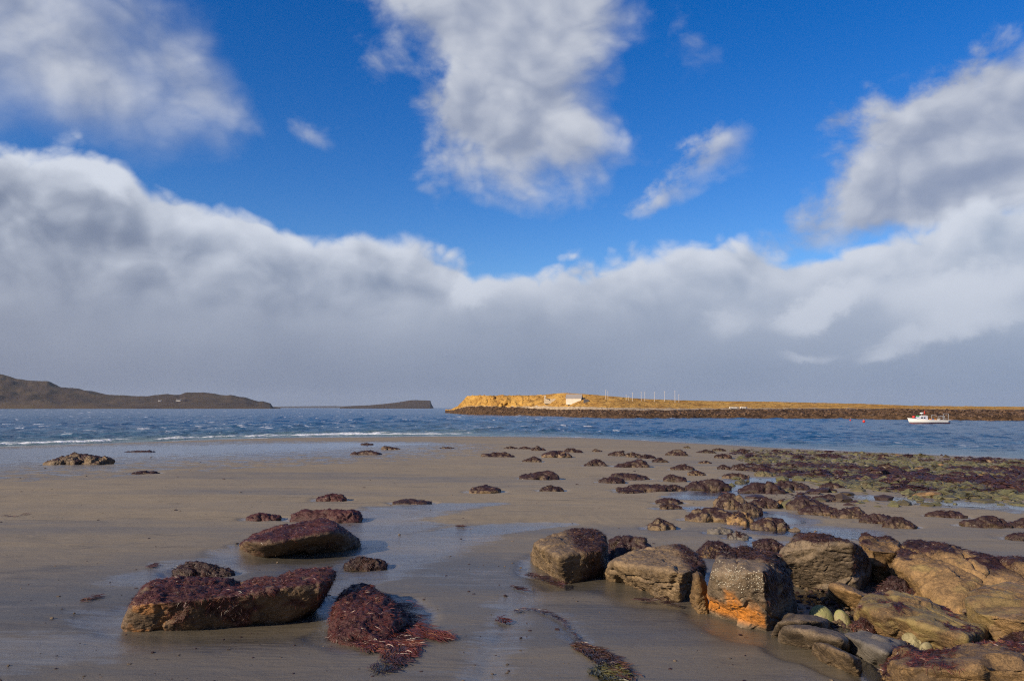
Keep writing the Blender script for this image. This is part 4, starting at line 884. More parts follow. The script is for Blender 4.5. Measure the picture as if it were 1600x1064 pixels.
LR = [
 ((461, 568, 790, 813), [(0, .5), (.12, .95), (.45, .9), (.6, .75), (.75, 1), (.97, .9), (1, .6)], 0.5, 1.5, 'weed_red', 'rock_red', 'flat topped red weedy rock just beyond the slanting red one', 5),
 ((394, 443, 796, 811), [(0, .3), (.35, 1), (.7, .6), (1, .2)], 0.8, 1.3, 'weed_red', 'rock_red', 'little weedy rock beside the flat topped red one', 5),
 ((500, 545, 766, 781), [(0, .2), (.3, .7), (.6, 1), (.85, .8), (1, .2)], 0.8, 1.2, 'weed_red', 'rock_red', 'small domed weedy rock alone on the sand past the flat topped red one', 5),
 ((618, 675, 776, 787), [(0, .2), (.35, 1), (.7, .6), (1, .1)], 0.6, 1.3, 'weed_purple', 'rock_dark', 'very low weedy rock alone in the middle of the open sand', 5),
 ((735, 780, 753, 769), [(0, .3), (.4, .8), (.65, 1), (1, .2)], 0.8, 0.7, 'weed_brown', 'rock_brown', 'small pointed brown rock casting a shadow on open sand', 5),
 ((284, 374, 873, 898), [(0, .3), (.12, .8), (.3, .9), (.6, .55), (.85, .4), (1, .15)], 0.45, 1.4, 'weed_purple', 'rock_dark', 'low dark wedge of weedy rock right behind the long boulder', 5),
 ((545, 607, 868, 885), [(0, .4), (.3, 1), (.7, .8), (1, .2)], 0.5, 1.6, 'weed_brown', 'rock_dark', 'brown weed covered low rock standing alone in the stream', 5),
 ((78, 184, 703, 725), [(0, .1), (.15, .4), (.35, .95), (.48, 1), (.62, .75), (.78, .85), (.9, .6), (1, .1)], 0.5, 0.15, 'weed_brown', 'rock_brown', 'craggy bare brown rock in the tide pool below the far hills', 6),
 ((200, 246, 701, 706.5), [(0, .15), (.45, .6), (.7, 1), (1, .1)], 0.5, 1.2, 'weed_brown', 'rock_dark', 'thin dark rock breaking the tide pool beyond the craggy one', 4),
 ((214, 252, 734, 740), [(0, .2), (.5, 1), (1, .2)], 0.6, 1.4, 'weed_purple', 'rock_dark', 'flat dark weedy rock on the sand near the tide pool', 4),
 ((551, 599, 699, 710), [(0, .2), (.3, .7), (.65, 1), (1, .1)], 0.6, 0.8, 'weed_brown', 'rock_dark', 'low brown rock at the tail end of the tide pool', 5),
 ((597, 627, 694, 702), [(0, .4), (.12, 1), (.4, .9), (.7, .4), (1, .1)], 0.6, 0.3, 'weed_brown', 'rock_brown', 'small rock with a blunt end on the pale bar of sand', 4),
 ((689, 709, 697, 700.5), [(0, .5), (.3, 1), (1, .1)], 0.6, 0.3, 'weed_brown', 'rock_brown', 'tiny lone rock on the sand before the headland', 4),
 ((566, 585, 691, 694.5), [(0, .3), (.5, 1), (1, .2)], 0.6, 1.0, 'weed_brown', 'rock_dark', 'tiny dark rock at the far rim of the tide pool', 4),
 ((751, 803, 703, 714), [(0, .3), (.2, 1), (.5, .8), (.75, .95), (1, .1)], 0.5, 0.9, 'weed_purple', 'rock_dark', 'long twin humped weedy rock at the start of the rock field', 5),
 ((817, 846, 709, 721), [(0, .15), (.4, .6), (.7, 1), (1, .3)], 0.7, 0.7, 'weed_brown', 'rock_dark', 'dark rock with its peak to one side, next to the twin humped one', 5),
 ((813, 872, 730, 748), [(0, .25), (.3, .6), (.65, 1), (.9, .8), (1, .2)], 0.6, 1.0, 'weed_purple', 'rock_dark', 'broad humped dark rock on open sand before the rock field', 5),
 ((844, 880, 755, 767), [(0, .5), (.3, .9), (.6, 1), (1, .3)], 0.7, 1.1, 'weed_purple', 'rock_dark', 'small rounded purple rock below the broad humped one', 5),
 ((788, 808, 696, 701), [(0, .3), (.6, 1), (1, .2)], 0.6, 0.8, 'weed_brown', 'rock_dark', 'small dark rock first of three in a row far down the beach', 4),
 ((810, 830, 695, 702), [(0, .3), (.5, .9), (1, .3)], 0.6, 0.8, 'weed_brown', 'rock_dark', 'small dark rock middle of three in a row far down the beach', 4),
 ((830, 852, 694, 704), [(0, .4), (.4, 1), (1, .3)], 0.6, 0.8, 'weed_brown', 'rock_dark', 'small dark rock last of three in a row far down the beach', 4),
 # ---- middle of the beach
 ((847, 892, 699, 714), [(0, .4), (.3, .9), (.6, 1), (1, .3)], 0.6, 0.8, 'weed_purple', 'rock_brown', 'broad brown rock with a paler flank at the near edge of the first cluster', 5),
 ((880, 910, 695, 707), [(0, .3), (.3, 1), (.6, .5), (1, .3)], 0.6, 0.8, 'weed_brown', 'rock_dark', 'peaked dark rock rising behind the broad brown one of the first cluster', 5),
 ((912, 948, 711, 728), [(0, .15), (.25, .6), (.45, 1), (.7, .75), (1, .1)], 0.6, 0.5, 'weed_purple', 'rock_dark', 'pyramid shaped dark rock with a flat grey foot on open sand', 5),
 ((924, 940, 699, 705.5), [(0, .4), (.3, 1), (1, .2)], 0.6, 0.4, 'weed_brown', 'rock_brown', 'tiny brown rock behind the pyramid shaped one', 4),
 ((949, 976, 702, 712), [(0, .3), (.5, .9), (.9, 1), (1, .4)], 0.6, 0.8, 'weed_purple', 'rock_dark', 'dark purple rock rising to one end, behind the tangled dark pair', 4),
 ((976, 1000, 703, 714), [(0, .6), (.4, 1), (1, .4)], 0.6, 0.7, 'weed_brown', 'rock_brown', 'brownish rock second in the row behind the tangled dark pair', 4),
 ((996, 1022, 707, 716), [(0, .5), (.4, 1), (1, .3)], 0.6, 0.9, 'weed_purple', 'rock_dark', 'low dark rock last in the row behind the tangled dark pair', 4),
 ((958, 1012, 714, 730), [(0, .1), (.3, .5), (.7, 1), (.95, .8), (1, .3)], 0.6, 1.1, 'weed_purple', 'rock_dark', 'dark tangled weedy rock, the lower of a pair on pale sand', 5),
 ((1018, 1041, 711, 722), [(0, .3), (.35, 1), (1, .3)], 0.6, 0.8, 'weed_purple', 'rock_dark', 'small upright dark rock standing by itself on pale sand', 4),
 ((1037, 1072, 697, 712), [(0, .3), (.4, 1), (.7, .9), (1, .3)], 0.6, 0.7, 'weed_purple', 'rock_dark', 'tallest dark domed rock near the water in mid beach', 5),
 ((1066, 1076, 694, 700), [(0, .3), (.5, 1), (1, .3)], 0.6, 0.2, 'weed_brown', 'rock_olive', 'tiny pointed rock peeping out behind the tallest domed one', 4),
 ((1086, 1116, 700, 708), [(0, .3), (.5, 1), (1, .4)], 0.6, 0.3, 'weed_brown', 'rock_olive', 'flat olive rock between the domed rock and the weed field', 4),
 ((1111, 1131, 697, 705), [(0, .5), (.4, 1), (1, .5)], 0.6, 0.3, 'weed_brown', 'rock_olive', 'small round olive rock behind the flat olive one', 4),
 ((1114, 1140, 705, 715), [(0, .5), (.4, 1), (1, .5)], 0.6, 0.8, 'weed_purple', 'rock_dark', 'blocky dark rock in front of the small round olive one', 4),
 ((1047, 1082, 721, 734), [(0, .5), (.3, 1), (.7, .8), (1, .3)], 0.6, 1.0, 'weed_purple', 'rock_dark', 'smooth purple back of rock sloping down to the sand', 5),
 ((1072, 1098, 729, 742), [(0, .4), (.5, 1), (1, .2)], 0.6, 0.7, 'weed_brown', 'rock_brown', 'brown rock joined to the foot of the smooth purple back', 4),
 ((1089, 1108, 716, 724), [(0, .3), (.5, 1), (1, .3)], 0.6, 0.5, 'weed_purple', 'rock_brown', 'small brown rock between the smooth purple back and the blocky dark one', 4),
 ((1118, 1142, 723, 733), [(0, .5), (.3, 1), (1, .3)], 0.6, 0.9, 'weed_purple', 'rock_dark', 'rounded purple rock first of a row of three before the weed field', 4),
 ((1137, 1168, 720, 734), [(0, .5), (.5, 1), (1, .4)], 0.6, 0.9, 'weed_purple', 'rock_dark', 'reddish purple rock middle of a row of three before the weed field', 5),
 ((1167, 1208, 721, 736), [(0, .4), (.4, 1), (.8, .9), (1, .2)], 0.6, 1.0, 'weed_purple', 'rock_dark', 'wide purple blue rock last of a row of three before the weed field', 5),
 ((1126, 1164, 734, 746), [(0, .3), (.4, .9), (1, .4)], 0.6, 0.5, 'weed_brown', 'rock_brown', 'brown rock in front of the row of three purple rocks', 5),
 ((1176, 1202, 732, 743), [(0, .5), (.4, 1), (1, .5)], 0.6, 0.0, 'weed_green', 'rock_olive', 'green algae covered rock below the wide purple blue one', 4),
 ((950, 1012, 733, 749), [(0, .3), (.2, 1), (.5, .8), (.8, .7), (1, .1)], 0.5, 1.1, 'weed_brown', 'rock_dark', 'rough weedy rock at the back of the middle cluster', 5),
 ((934, 974, 742, 754), [(0, .3), (.2, 1), (.9, .9), (1, .4)], 0.5, 1.2, 'weed_purple', 'rock_dark', 'purple rock at the seaward end of the middle cluster', 5),
 ((963, 1042, 748, 767), [(0, .2), (.3, .6), (.55, .8), (.8, 1), (1, .4)], 0.5, 1.0, 'weed_purple', 'rock_dark', 'largest long rock of the middle cluster', 5),
 ((1040, 1067, 753, 766), [(0, .6), (.4, 1), (1, .3)], 0.7, 0.9, 'weed_purple', 'rock_dark', 'round rock touching the end of the middle cluster', 5),
 ((964, 1002, 762, 769), [(0, .3), (.5, 1), (1, .2)], 0.5, 1.0, 'weed_purple', 'rock_dark', 'flat thin rock in front of the middle cluster', 4),
 ((1034, 1070, 736, 751), [(0, .4), (.3, 1), (.6, .6), (1, .3)], 0.6, 1.0, 'weed_purple', 'rock_dark', 'jagged purple rock between the middle cluster and the bigger reef', 5),
 ((1068, 1136, 738, 765), [(0, .3), (.3, .7), (.6, 1), (.85, .7), (1, .4)], 0.5, 1.2, 'weed_purple', 'rock_dark', 'large purple weed covered hump at the start of the reef', 5),
 ((1022, 1062, 773, 786), [(0, .4), (.4, 1), (1, .2)], 0.6, 1.1, 'weed_purple', 'rock_dark', 'weedy rock on wet sand by the bright pool', 5),
 ((1028, 1060, 783, 793), [(0, .5), (.4, .9), (1, .1)], 0.5, 1.0, 'weed_brown', 'rock_dark', 'thin dark rock just below the weedy one by the bright pool', 4),
 ((1068, 1142, 779, 812), [(0, .25), (.3, .75), (.55, .8), (.8, .65), (1, .4)], 0.5, 0.55, 'weed_brown', 'rock_brown', 'long brown ridge of rock slanting across the wet sand', 5),
 ((1112, 1158, 758, 794), [(0, .5), (.3, .9), (.7, .9), (1, .6)], 0.6, 0.7, 'weed_purple', 'rock_brown', 'rough brown and purple rock behind the long slanting ridge', 5),
 ((1148, 1184, 776, 802), [(0, .6), (.4, 1), (1, .4)], 0.6, 0.9, 'weed_purple', 'rock_dark', 'steep purple rock standing over the little channel', 5),
 ((1134, 1171, 798, 817), [(0, .5), (.4, 1), (.9, .8), (1, .3)], 0.7, 0.3, 'weed_brown', 'rock_gold', 'golden brown rock at the end of the slanting ridge', 5),
 ((1169, 1225, 804, 827), [(0, .3), (.3, 1), (.7, .8), (.95, .7), (1, .4)], 0.5, 0.6, 'weed_brown', 'rock_brown', 'brown rock at the mouth of the bright pool', 5),
 ((1227, 1242, 820, 830), [(0, .3), (.5, 1), (1, .3)], 0.8, 0.0, 'weed_brown', 'rock_grey', 'little grey pyramid standing in the bright pool', 4),
 ((1010, 1050, 808, 825), [(0, .2), (.35, 1), (.6, .7), (1, .2)], 0.7, 0.4, 'weed_brown', 'rock_brown', 'small pointed brown rock alone behind the big layered boulder', 5),
 ((1100, 1138, 820, 833), [(0, .4), (.4, 1), (1, .5)], 0.7, 0.0, 'weed_brown', 'rock_sandy', 'sand dusted low rock before the squarish boulder, the larger of two', 5),
 ((1132, 1162, 829, 841), [(0, .5), (.5, 1), (1, .4)], 0.7, 0.1, 'weed_brown', 'rock_sandy', 'sand dusted low rock before the squarish boulder, the smaller of two', 5),
 ((1150, 1220, 746, 770), [(0, .3), (.3, .9), (.6, 1), (1, .5)], 0.5, 1.3, 'weed_purple', 'rock_dark', 'wide dark purple reef rock behind the steep purple one', 5),
 ((1206, 1258, 744, 764), [(0, .5), (.3, 1), (.6, .8), (1, .3)], 0.5, 1.2, 'weed_purple', 'rock_dark', 'dark reef rock with a ragged crest beside the wide purple one', 5),
 ((1166, 1212, 770, 792), [(0, .5), (.4, 1), (1, .5)], 0.6, 1.0, 'weed_purple', 'rock_dark', 'purple hump in the thick of the reef', 5),
 ((1204, 1232, 776, 790), [(0, .4), (.4, 1), (1, .4)], 0.6, 0.1, 'weed_brown', 'rock_gold', 'yellow brown rock set in the purple reef', 5),
 ((1226, 1280, 768, 796), [(0, .5), (.35, 1), (.8, .8), (1, .5)], 0.6, 1.0, 'weed_purple', 'rock_dark', 'bulky purple rock next to the yellow brown one of the reef', 5),
 ((1262, 1316, 768, 783), [(0, .3), (.3, .9), (.6, 1), (1, .2)], 0.5, 1.0, 'weed_purple', 'rock_dark', 'sloping purple rock behind the bulky one of the reef', 5),
 ((1242, 1300, 784, 802), [(0, .4), (.4, 1), (1, .6)], 0.5, 1.2, 'weed_purple', 'rock_dark', 'low front rock of the purple reef', 5),
 ((1292, 1346, 787, 808), [(0, .5), (.3, .9), (.7, 1), (.95, .7), (1, .4)], 0.5, 0.8, 'weed_brown', 'rock_brown', 'brown topped rock where the reef narrows to a tail', 5),
 ((1336, 1384, 800, 816), [(0, .6), (.4, .9), (1, .7)], 0.5, 1.2, 'weed_purple', 'rock_dark', 'purple rock in the tail of the reef', 5),
 ((1372, 1420, 804, 823), [(0, .7), (.3, 1), (.65, .7), (1, .1)], 0.5, 1.0, 'weed_brown', 'rock_dark', 'pointed last rock at the tip of the reef tail', 5),
 ((1276, 1312, 750, 762), [(0, .4), (.4, 1), (1, .4)], 0.6, 1.1, 'weed_purple', 'rock_dark', 'dark rock between the reef and the green weed field', 5),
 ((1280, 1300, 758, 768), [(0, .5), (.4, 1), (1, .4)], 0.6, 1.1, 'weed_purple', 'rock_dark', 'small dark rock in front of the one between reef and weed field', 4),
 ((1438, 1494, 794, 806), [(0, .2), (.3, 1), (.7, .9), (1, .4)], 0.5, 1.3, 'weed_purple', 'rock_dark', 'low purple weedy rock on the pale wet sand past the reef tail', 5),
 ((1492, 1564, 803, 821), [(0, .4), (.3, .8), (.7, .9), (1, .2)], 0.4, 1.3, 'weed_purple', 'rock_dark', 'long low weedy rock stretching on towards the picture edge', 5),
 ((1562, 1630, 807, 822), [(0, .2), (.5, 1), (1, .6)], 0.5, 1.3, 'weed_brown', 'rock_dark', 'weedy rock cut by the picture edge on pale wet sand', 5),
 ((1560, 1680, 826, 842), [(0, .2), (.4, .8), (1, 1)], 0.4, 1.4, 'weed_purple', 'rock_dark', 'flat weed mat covered rock at the picture edge above the ledge', 5),
 ((1404, 1436, 685, 694), [(0, .3), (.4, 1), (.8, .9), (1, .3)], 0.7, 0.2, 'weed_brown', 'rock_brown', 'lone brown rock standing out in the blue water below the boat', 5),
 ((1590, 1612, 688, 693), [(0, .4), (.5, 1), (1, .4)], 0.7, 0.2, 'weed_brown', 'rock_brown', 'small rock in the water at the picture edge', 4),
 ((1500, 1548, 708, 722), [(0, .2), (.4, .6), (.7, 1), (1, .3)], 0.6, 0.6, 'weed_purple', 'rock_brown', 'tallest brown rock on the seaward rim of the weed field', 5),
]
for i, (box, prof, dep_, weed, wm, mt, lab, sub) in enumerate(LR):
    lump('rock', box, mt, lab, prof, dep_, sub, 51 + i * 1.37, weed=weed * (0.8 if box[3] > 780 and box[1] < 620 else 0.62), wmat=wm, amp=0.12, rough=0.06,
         stain=(lambda v, n, b: sstep(-0.1, 0.3, b) * 0.8) if mt == 'rock_olive' else None)

# ---- the weed mound and its streaming mat beside the long boulder
mound = hero('rock', 'rock_red', 'mound of long red weed streaming over the sand beside the long boulder',
     [(508, 992), (555, 1010), (610, 1006), (650, 972)], [(540, 914, 7.0), (556, 906, 7.1), (578, 911, 7.1), (604, 932, 6.8), (526, 955, 6.35), (566, 958, 6.2), (622, 966, 6.15)], [(545, 7.3), (620, 7.1)],
     sub=6, seed=44, p=14, amp=0.07, wmat='weed_red', flen=0.045, fwid=0.0024, maxn=9000, weed=1.6)
g = np.random.default_rng(77); MB = mound.location
def mat_path(pts, n, length, width, name, wm, parent=None, label=None, spread=1.0, flow=(0.6, -0.8, 0), lift=0.12, flow_k=1.6, group=None):
    """Weed lying on the sand inside a band: (px, py, half width in px)."""
    i = g.integers(0, len(pts) - 1, n); t = g.random(n)[:, None]
    A = np.array(pts, float); q = A[i] * (1 - t) + A[i + 1] * t
    an = g.random(n) * 6.28; rr = np.sqrt(g.random(n)) * q[:, 2] * spread
    px, py = q[:, 0] + np.cos(an) * rr, q[:, 1] + np.sin(an) * rr * 0.45
    pp = np.array([G(a, b) for a, b in zip(px, py)])
    pp[:, 2] += relief(pp[:, 0], pp[:, 1]) + 0.006 + 0.012 * g.random(n) ** 2
    base = pp.mean(0); nr = np.tile([0, 0, 1.0], (n, 1))
    V_, F_, T_ = fronds(pp - base, nr, g, length, width, lift=lift, flow=flow, flow_k=flow_k, seg=4, gravity=0, tint=np.clip(0.5 + fbm(pp * 5, 3), 0, 1))
    me = mesh_np(name, V_ if parent is None else V_ + base - np.array(parent.location), F_, {'tint': T_})
    o = obj(name, me, M[wm], parent=parent, loc=(0, 0, 0) if parent is not None else tuple(base))
    if parent is not None: o['kind'] = 'stuff'
    else: tag(o, label, 'seaweed', group, 'stuff' if name == 'seaweed_scraps' else None)
    return o
mat_path([(548, 935, 30), (560, 985, 42), (590, 1004, 40), (630, 1008, 26), (615, 1024, 24)], 6500, 0.08, 0.0026, 'seaweed', 'weed_red', mound)
mat_path([(610, 945, 22), (640, 985, 20), (672, 992, 12), (690, 991, 3)], 1600, 0.15, 0.0022, 'seaweed', 'weed_red', mound, flow=(1, -0.4, 0))
mat_path([(625, 1030, 18), (590, 1046, 20)], 240, 0.08, 0.004, 'seaweed', 'weed_purple', mound)
mat_path([(820, 897, 5), (850, 903, 9), (875, 914, 8)], 420, 0.07, 0.004, 'seaweed_clump', 'weed_purple', label='thin dark weed trail on the sand in front of the first boulder', flow=(0.7, -0.7, 0))
mat_path([(895, 1008, 10), (925, 1020, 16), (950, 1035, 18), (975, 1056, 22)], 1500, 0.06, 0.0035, 'seaweed_clump', 'weed_brown', label='red brown weed clump lying at the end of the sandy gully by the bottom edge')
mat_path([(930, 1048, 18), (960, 1050, 22), (950, 1075, 20)], 1100, 0.06, 0.006, 'seaweed_clump', 'weed_green', label='bright green weed patch beside the red clump at the bottom edge')
mat_path([(800, 956, 4), (820, 951, 4), (850, 957, 5), (872, 966, 5), (888, 982, 3), (902, 1002, 4)], 300, 0.05, 0.003, 'seaweed_clump', 'weed_purple', label='narrow dark weed line along the rim of the sandy gully')
mat_path([(778, 968, 8), (792, 972, 6)], 160, 0.05, 0.005, 'seaweed_clump', 'weed_red', label='small weed tuft at the head of the central gully')
for pts, lab in (([(0, 806, 3), (20, 808, 3), (40, 804, 3)], 'dark weed strand on open sand at the edge below the craggy pool rock'),
                 ([(125, 941, 2), (138, 936, 4), (150, 933, 3)], 'small looped weed strand on wet sand beside the long boulder'),
                 ([(710, 823, 2), (720, 823, 2)], 'tiny weed scrap on the sand above the main stream'),
                 ([(228, 888, 3), (240, 884, 3)], 'faint weed scrap on sand behind the long boulder'),
                 ([(985, 937, 3), (1010, 938, 4), (1040, 934, 3)], 'thin weed thread on sand in front of the layered boulder'),
                 ([(1030, 942, 3), (1052, 944, 4)], 'second weed thread on sand in front of the layered boulder, nearer the viewer'),
                 ([(795, 917, 3), (815, 922, 3)], 'short weed scrap on sand before the thin weed trail')):
    mat_path(pts, 60, 0.09, 0.004, 'seaweed_scraps', 'weed_purple', label=lab, flow=(1, 0.1, 0), group='weed scraps on the sand')

# ------------------------------------------------------------------ the field of weedy cobbles by the water
g = np.random.default_rng(21)
def field_density(px, py):
    lo = np.interp(px, [1150, 1200, 1280, 1400, 1500, 1640], [716, 745, 757, 772, 782, 784]); hi = np.interp(px, [1150, 1250, 1400, 1640], [701, 704, 708, 719])
    return np.clip((py - hi) / 3, 0, 1) * np.clip((lo - py) / 9, 0, 1)
def stone_mesh(name, seed, mat, weed, wm):
    r_ = np.random.default_rng(seed); pts = r_.normal(size=(16, 3)); pts /= np.linalg.norm(pts, axis=1)[:, None]; pts *= np.array([0.5, 0.42, 0.30]) * r_.uniform(0.8, 1.1, (16, 1))
    v, f, n = rock_shape(pts, 4, seed, 10, 0.08, rough=0.03); up = n[:, 2]
    m = sstep(0.1, 0.5, up + 0.8 * fbm(v * 3 + seed, 3)) * weed
    me = mesh_np(name, v, f, {'weed': m, 'stain': sstep(-0.2, 0.3, fbm(v * 2.5 + seed, 3)) * (0.9 if mat == 'rock_olive' else 0.0)}); me.materials.append(M[mat]); wme = None
    if weed > 0:
        p_, nn, _, _ = sample_surface(v, f, m * (v[:, 2] > 0) + 1e-9, 320, r_)
        V_, F_, T_ = fronds(p_, nn, r_, 0.13, 0.018, lift=0.3, tint=np.clip(0.5 + fbm(p_ * 6, 2), 0, 1)); wme = mesh_np('seaweed', V_, F_, {'tint': T_}); wme.materials.append(M[wm])
    return me, wme
KINDS = [[stone_mesh('cobble', 300 + i, 'rock_dark', 1.0, 'weed_purple') for i in range(6)], [stone_mesh('cobble', 320 + i, 'rock_olive', 0.8, 'weed_green') for i in range(5)],
         [stone_mesh('cobble', 340 + i, 'rock_olive', 0, None) for i in range(5)], [stone_mesh('cobble', 360 + i, 'rock_gold', 0, None) for i in range(4)]]
KLAB = ['purple weed covered cobble', 'green weed covered cobble', 'bare olive cobble', 'bare yellow brown cobble']
def zone(px, py):
    a = 'reef end of weed field' if px < 1300 else ('middle of weed field' if px < 1450 else 'picture edge of weed field')
    lo = np.interp(px, [1150, 1640], [703, 716]); hi = np.interp(px, [1150, 1640], [745, 784]); t = (py - lo) / (hi - lo)
    return ('on water side, ' if t < 0.33 else ('half way up, ' if t < 0.68 else 'on sand side, ')) + a
made = 0
while made < 285:
    px, py = g.uniform(1152, 1625), g.uniform(702, 786)
    if g.random() > field_density(px, py): continue
    b = G(px, py); t = float(fbm(np.array([[b[0] * 0.22, b[1] * 0.22, 3.3]]), 3)[0]) + g.normal() * 0.16
    k = 0 if t > 0.04 else (1 if t > -0.14 else 2)
    if g.random() < 0.09: k = 3
    me, wme = KINDS[k][g.integers(len(KINDS[k]))]
    s = g.uniform(0.5, 1.1) * (1.15 if k == 0 else 0.85) * (0.5 + 0.4 * g.random())
    o = obj('cobble', me, None, loc=(b[0], b[1], b[2] + 0.03 * s)); o.rotation_euler = (g.normal() * 0.15, g.normal() * 0.15, g.random() * 6.28); o.scale = (s * g.uniform(0.9, 1.5), s * g.uniform(0.75, 1.1), s * g.uniform(0.45, 0.8))
    sz = ('small', 'middling', 'large')[int(s > 0.5) + int(s > 0.75)]
    tag(o, sz + ' ' + KLAB[k] + ' ' + zone(px, py), 'cobble', sz + ' ' + KLAB[k] + 's ' + zone(px, py))
    if wme is not None:
        w = obj('seaweed', wme, None, parent=o); w['kind'] = 'stuff'
    made += 1
pts, siz, st = [], [], []
while len(pts) < 4200:
    px, py = g.uniform(1140, 1640), g.uniform(700, 792)
    if g.random() > 0.06 + field_density(px, py): continue
    if py < np.interp(px, [1140, 1250, 1400, 1640], [701, 704, 708, 719]): continue
    b = G(px, py); pts.append(b + (0, 0, 0.0)); siz.append(0.05 + 0.17 * g.random() ** 2); st.append(max(0, min(1, 0.5 - 2.0 * float(fbm(np.array([[b[0] * 0.22, b[1] * 0.22, 3.3]]), 3)[0]) + g.normal() * 0.3)))
pts, siz, st = np.array(pts), np.array(siz), np.array(st)
o = merge_stones('pebbles', pts, siz, 1, 9, M['rock_olive'], 0.55, attrs={'stain': st, 'weed': np.clip(1 - st * 1.6, 0, 1)}); tag(o, 'small weedy pebbles filling the weed field by the water', 'pebbles')
w_pts = pts[g.integers(0, len(pts), 9000)] + g.normal(size=(9000, 3)) * (0.25, 0.35, 0.02) + (0, 0, 0.05)
V_, F_, T_ = fronds(w_pts, np.tile([0, 0, 1.0], (len(w_pts), 1)), g, 0.15, 0.016, lift=0.45, gravity=0, seg=2)
tn = fbm(w_pts * (0.22, 0.22, 0) + (0, 0, 3.3), 3); sel = np.repeat(tn + g.normal(size=len(tn)) * 0.1 > -0.02, 2)
for nm, mt, mask in (('seaweed_carpet', 'weed_purple', sel), ('seaweed_carpet', 'weed_green', ~sel)):
    F2 = F_[mask]; used, inv = np.unique(F2, return_inverse=True)
    o = obj(nm, mesh_np(nm, V_[used], inv.reshape(-1, 4), {'tint': T_[used]}), M[mt])
    tag(o, ('purple' if mt == 'weed_purple' else 'olive green') + ' seaweed carpet between the cobbles of the weed field', 'seaweed', kind='stuff')
# scattered pebbles and shell bits on the sand round the boulders
pts = []
for _ in range(520):
    px, py = g.uniform(1245, 1345), g.uniform(915, 985)
    if g.random() < 0.6: px, py = g.uniform(1390, 1600), g.uniform(935, 1005)
    pts.append(G(px, py))
pts = np.array(pts); o = merge_stones('gravel', pts, 0.008 + 0.03 * g.random(len(pts)) ** 2, 1, 19, M['rock_brown'], 0.6, attrs={'stain': g.random(len(pts)) * 0, 'weed': (g.random(len(pts)) > 0.5) * 0.8})
tag(o, 'fine gravel and shell bits between the boulders and the ledge', 'gravel')

pts = np.array([G(g.uniform(-40, 1300), 690 + 374 * g.random() ** 0.8) for _ in range(420)]); pts[:, 2] += relief(pts[:, 0], pts[:, 1])
o = merge_stones('gravel', pts, (0.006 + 0.016 * g.random(len(pts)) ** 3) * np.clip(pts[:, 1] / 9, 0.8, 2.5), 1, 29, M['rock_grey'], 0.5, attrs={'stain': np.zeros(len(pts)), 'weed': (g.random(len(pts)) > 0.4) * 0.9})
tag(o, 'tiny pebbles and worm casts dotted over the open sand', 'pebbles')

# water-filled hollows the tide has scoured round the feet of the rocks
bo = bpy.data.objects['beach'].data; nv = len(bo.vertices)
co = np.empty(nv * 3, np.float32); bo.vertices.foreach_get('co', co); co = co.reshape(-1, 3); fl_ = np.empty(nv, np.float32); bo.attributes['film'].data.foreach_get('value', fl_)
ring = np.zeros(nv)
for o in list(COL.objects):
    if o.parent is None and o.type == 'MESH' and o.name.split('.')[0] in ('boulder', 'rock', 'ledge_block', 'flat_rock', 'stone') and 4 < o.location.y < 40:
        bb = np.array([c[:] for c in o.bound_box]); lo_, hi_ = bb.min(0), bb.max(0); cx_, cy_ = o.location.x + (lo_[0] + hi_[0]) / 2, o.location.y + (lo_[1] + hi_[1]) / 2
        hx, hy = (hi_[0] - lo_[0]) / 2, (hi_[1] - lo_[1]) / 2
        near_ = np.abs(co[:, 0] - cx_) + np.abs(co[:, 1] - cy_) < 3 * (hx + hy)
        q_ = co[near_]; e_ = np.sqrt(((q_[:, 0] - cx_) / (hx + 0.05)) ** 2 + ((q_[:, 1] - cy_) / (hy + 0.05)) ** 2)
        ring[near_] = np.maximum(ring[near_], sstep(1.42, 1.0, e_ + 0.25 * fbm2(q_[:, 0], q_[:, 1], 2.2, 3, 6.0)))
co[:, 2] -= (0.030 * ring).astype(np.float32)
bo.vertices.foreach_set('co', co.ravel()); bo.attributes['film'].data.foreach_set('value', np.maximum(fl_, 0.62 * ring).astype(np.float32)); bo.update()

# ------------------------------------------------------------------ small things far off
def bm_obj(name, bm, mat, parent=None, loc=(0, 0, 0), smooth=False):
    bmesh.ops.recalc_face_normals(bm, faces=bm.faces)
    me = bpy.data.meshes.new(name); bm.to_mesh(me); bm.free(); me.materials.append(mat)
    if smooth:
        for p in me.polygons: p.use_smooth = True
    o = bpy.data.objects.new(name, me); COL.objects.link(o); o.location = loc
    if parent is not None: o.parent = parent
    return o
def add_box(bm, x0, x1, y0, y1, z0, z1):
    vs = [bm.verts.new(p) for p in ((x0,y0,z0),(x1,y0,z0),(x1,y1,z0),(x0,y1,z0),(x0,y0,z1),(x1,y0,z1),(x1,y1,z1),(x0,y1,z1))]
    for f in ((0,3,2,1),(4,5,6,7),(0,1,5,4),(1,2,6,5),(2,3,7,6),(3,0,4,7)): bm.faces.new([vs[i] for i in f])
def add_prism(bm, poly, y0, y1):
    a = [bm.verts.new((x, y0, z)) for x, z in poly]; b = [bm.verts.new((x, y1, z)) for x, z in poly]; n = len(poly)
    bm.faces.new(a); bm.faces.new(b[::-1])
    for i in range(n): bm.faces.new((a[i], b[i], b[(i + 1) % n], a[(i + 1) % n]))
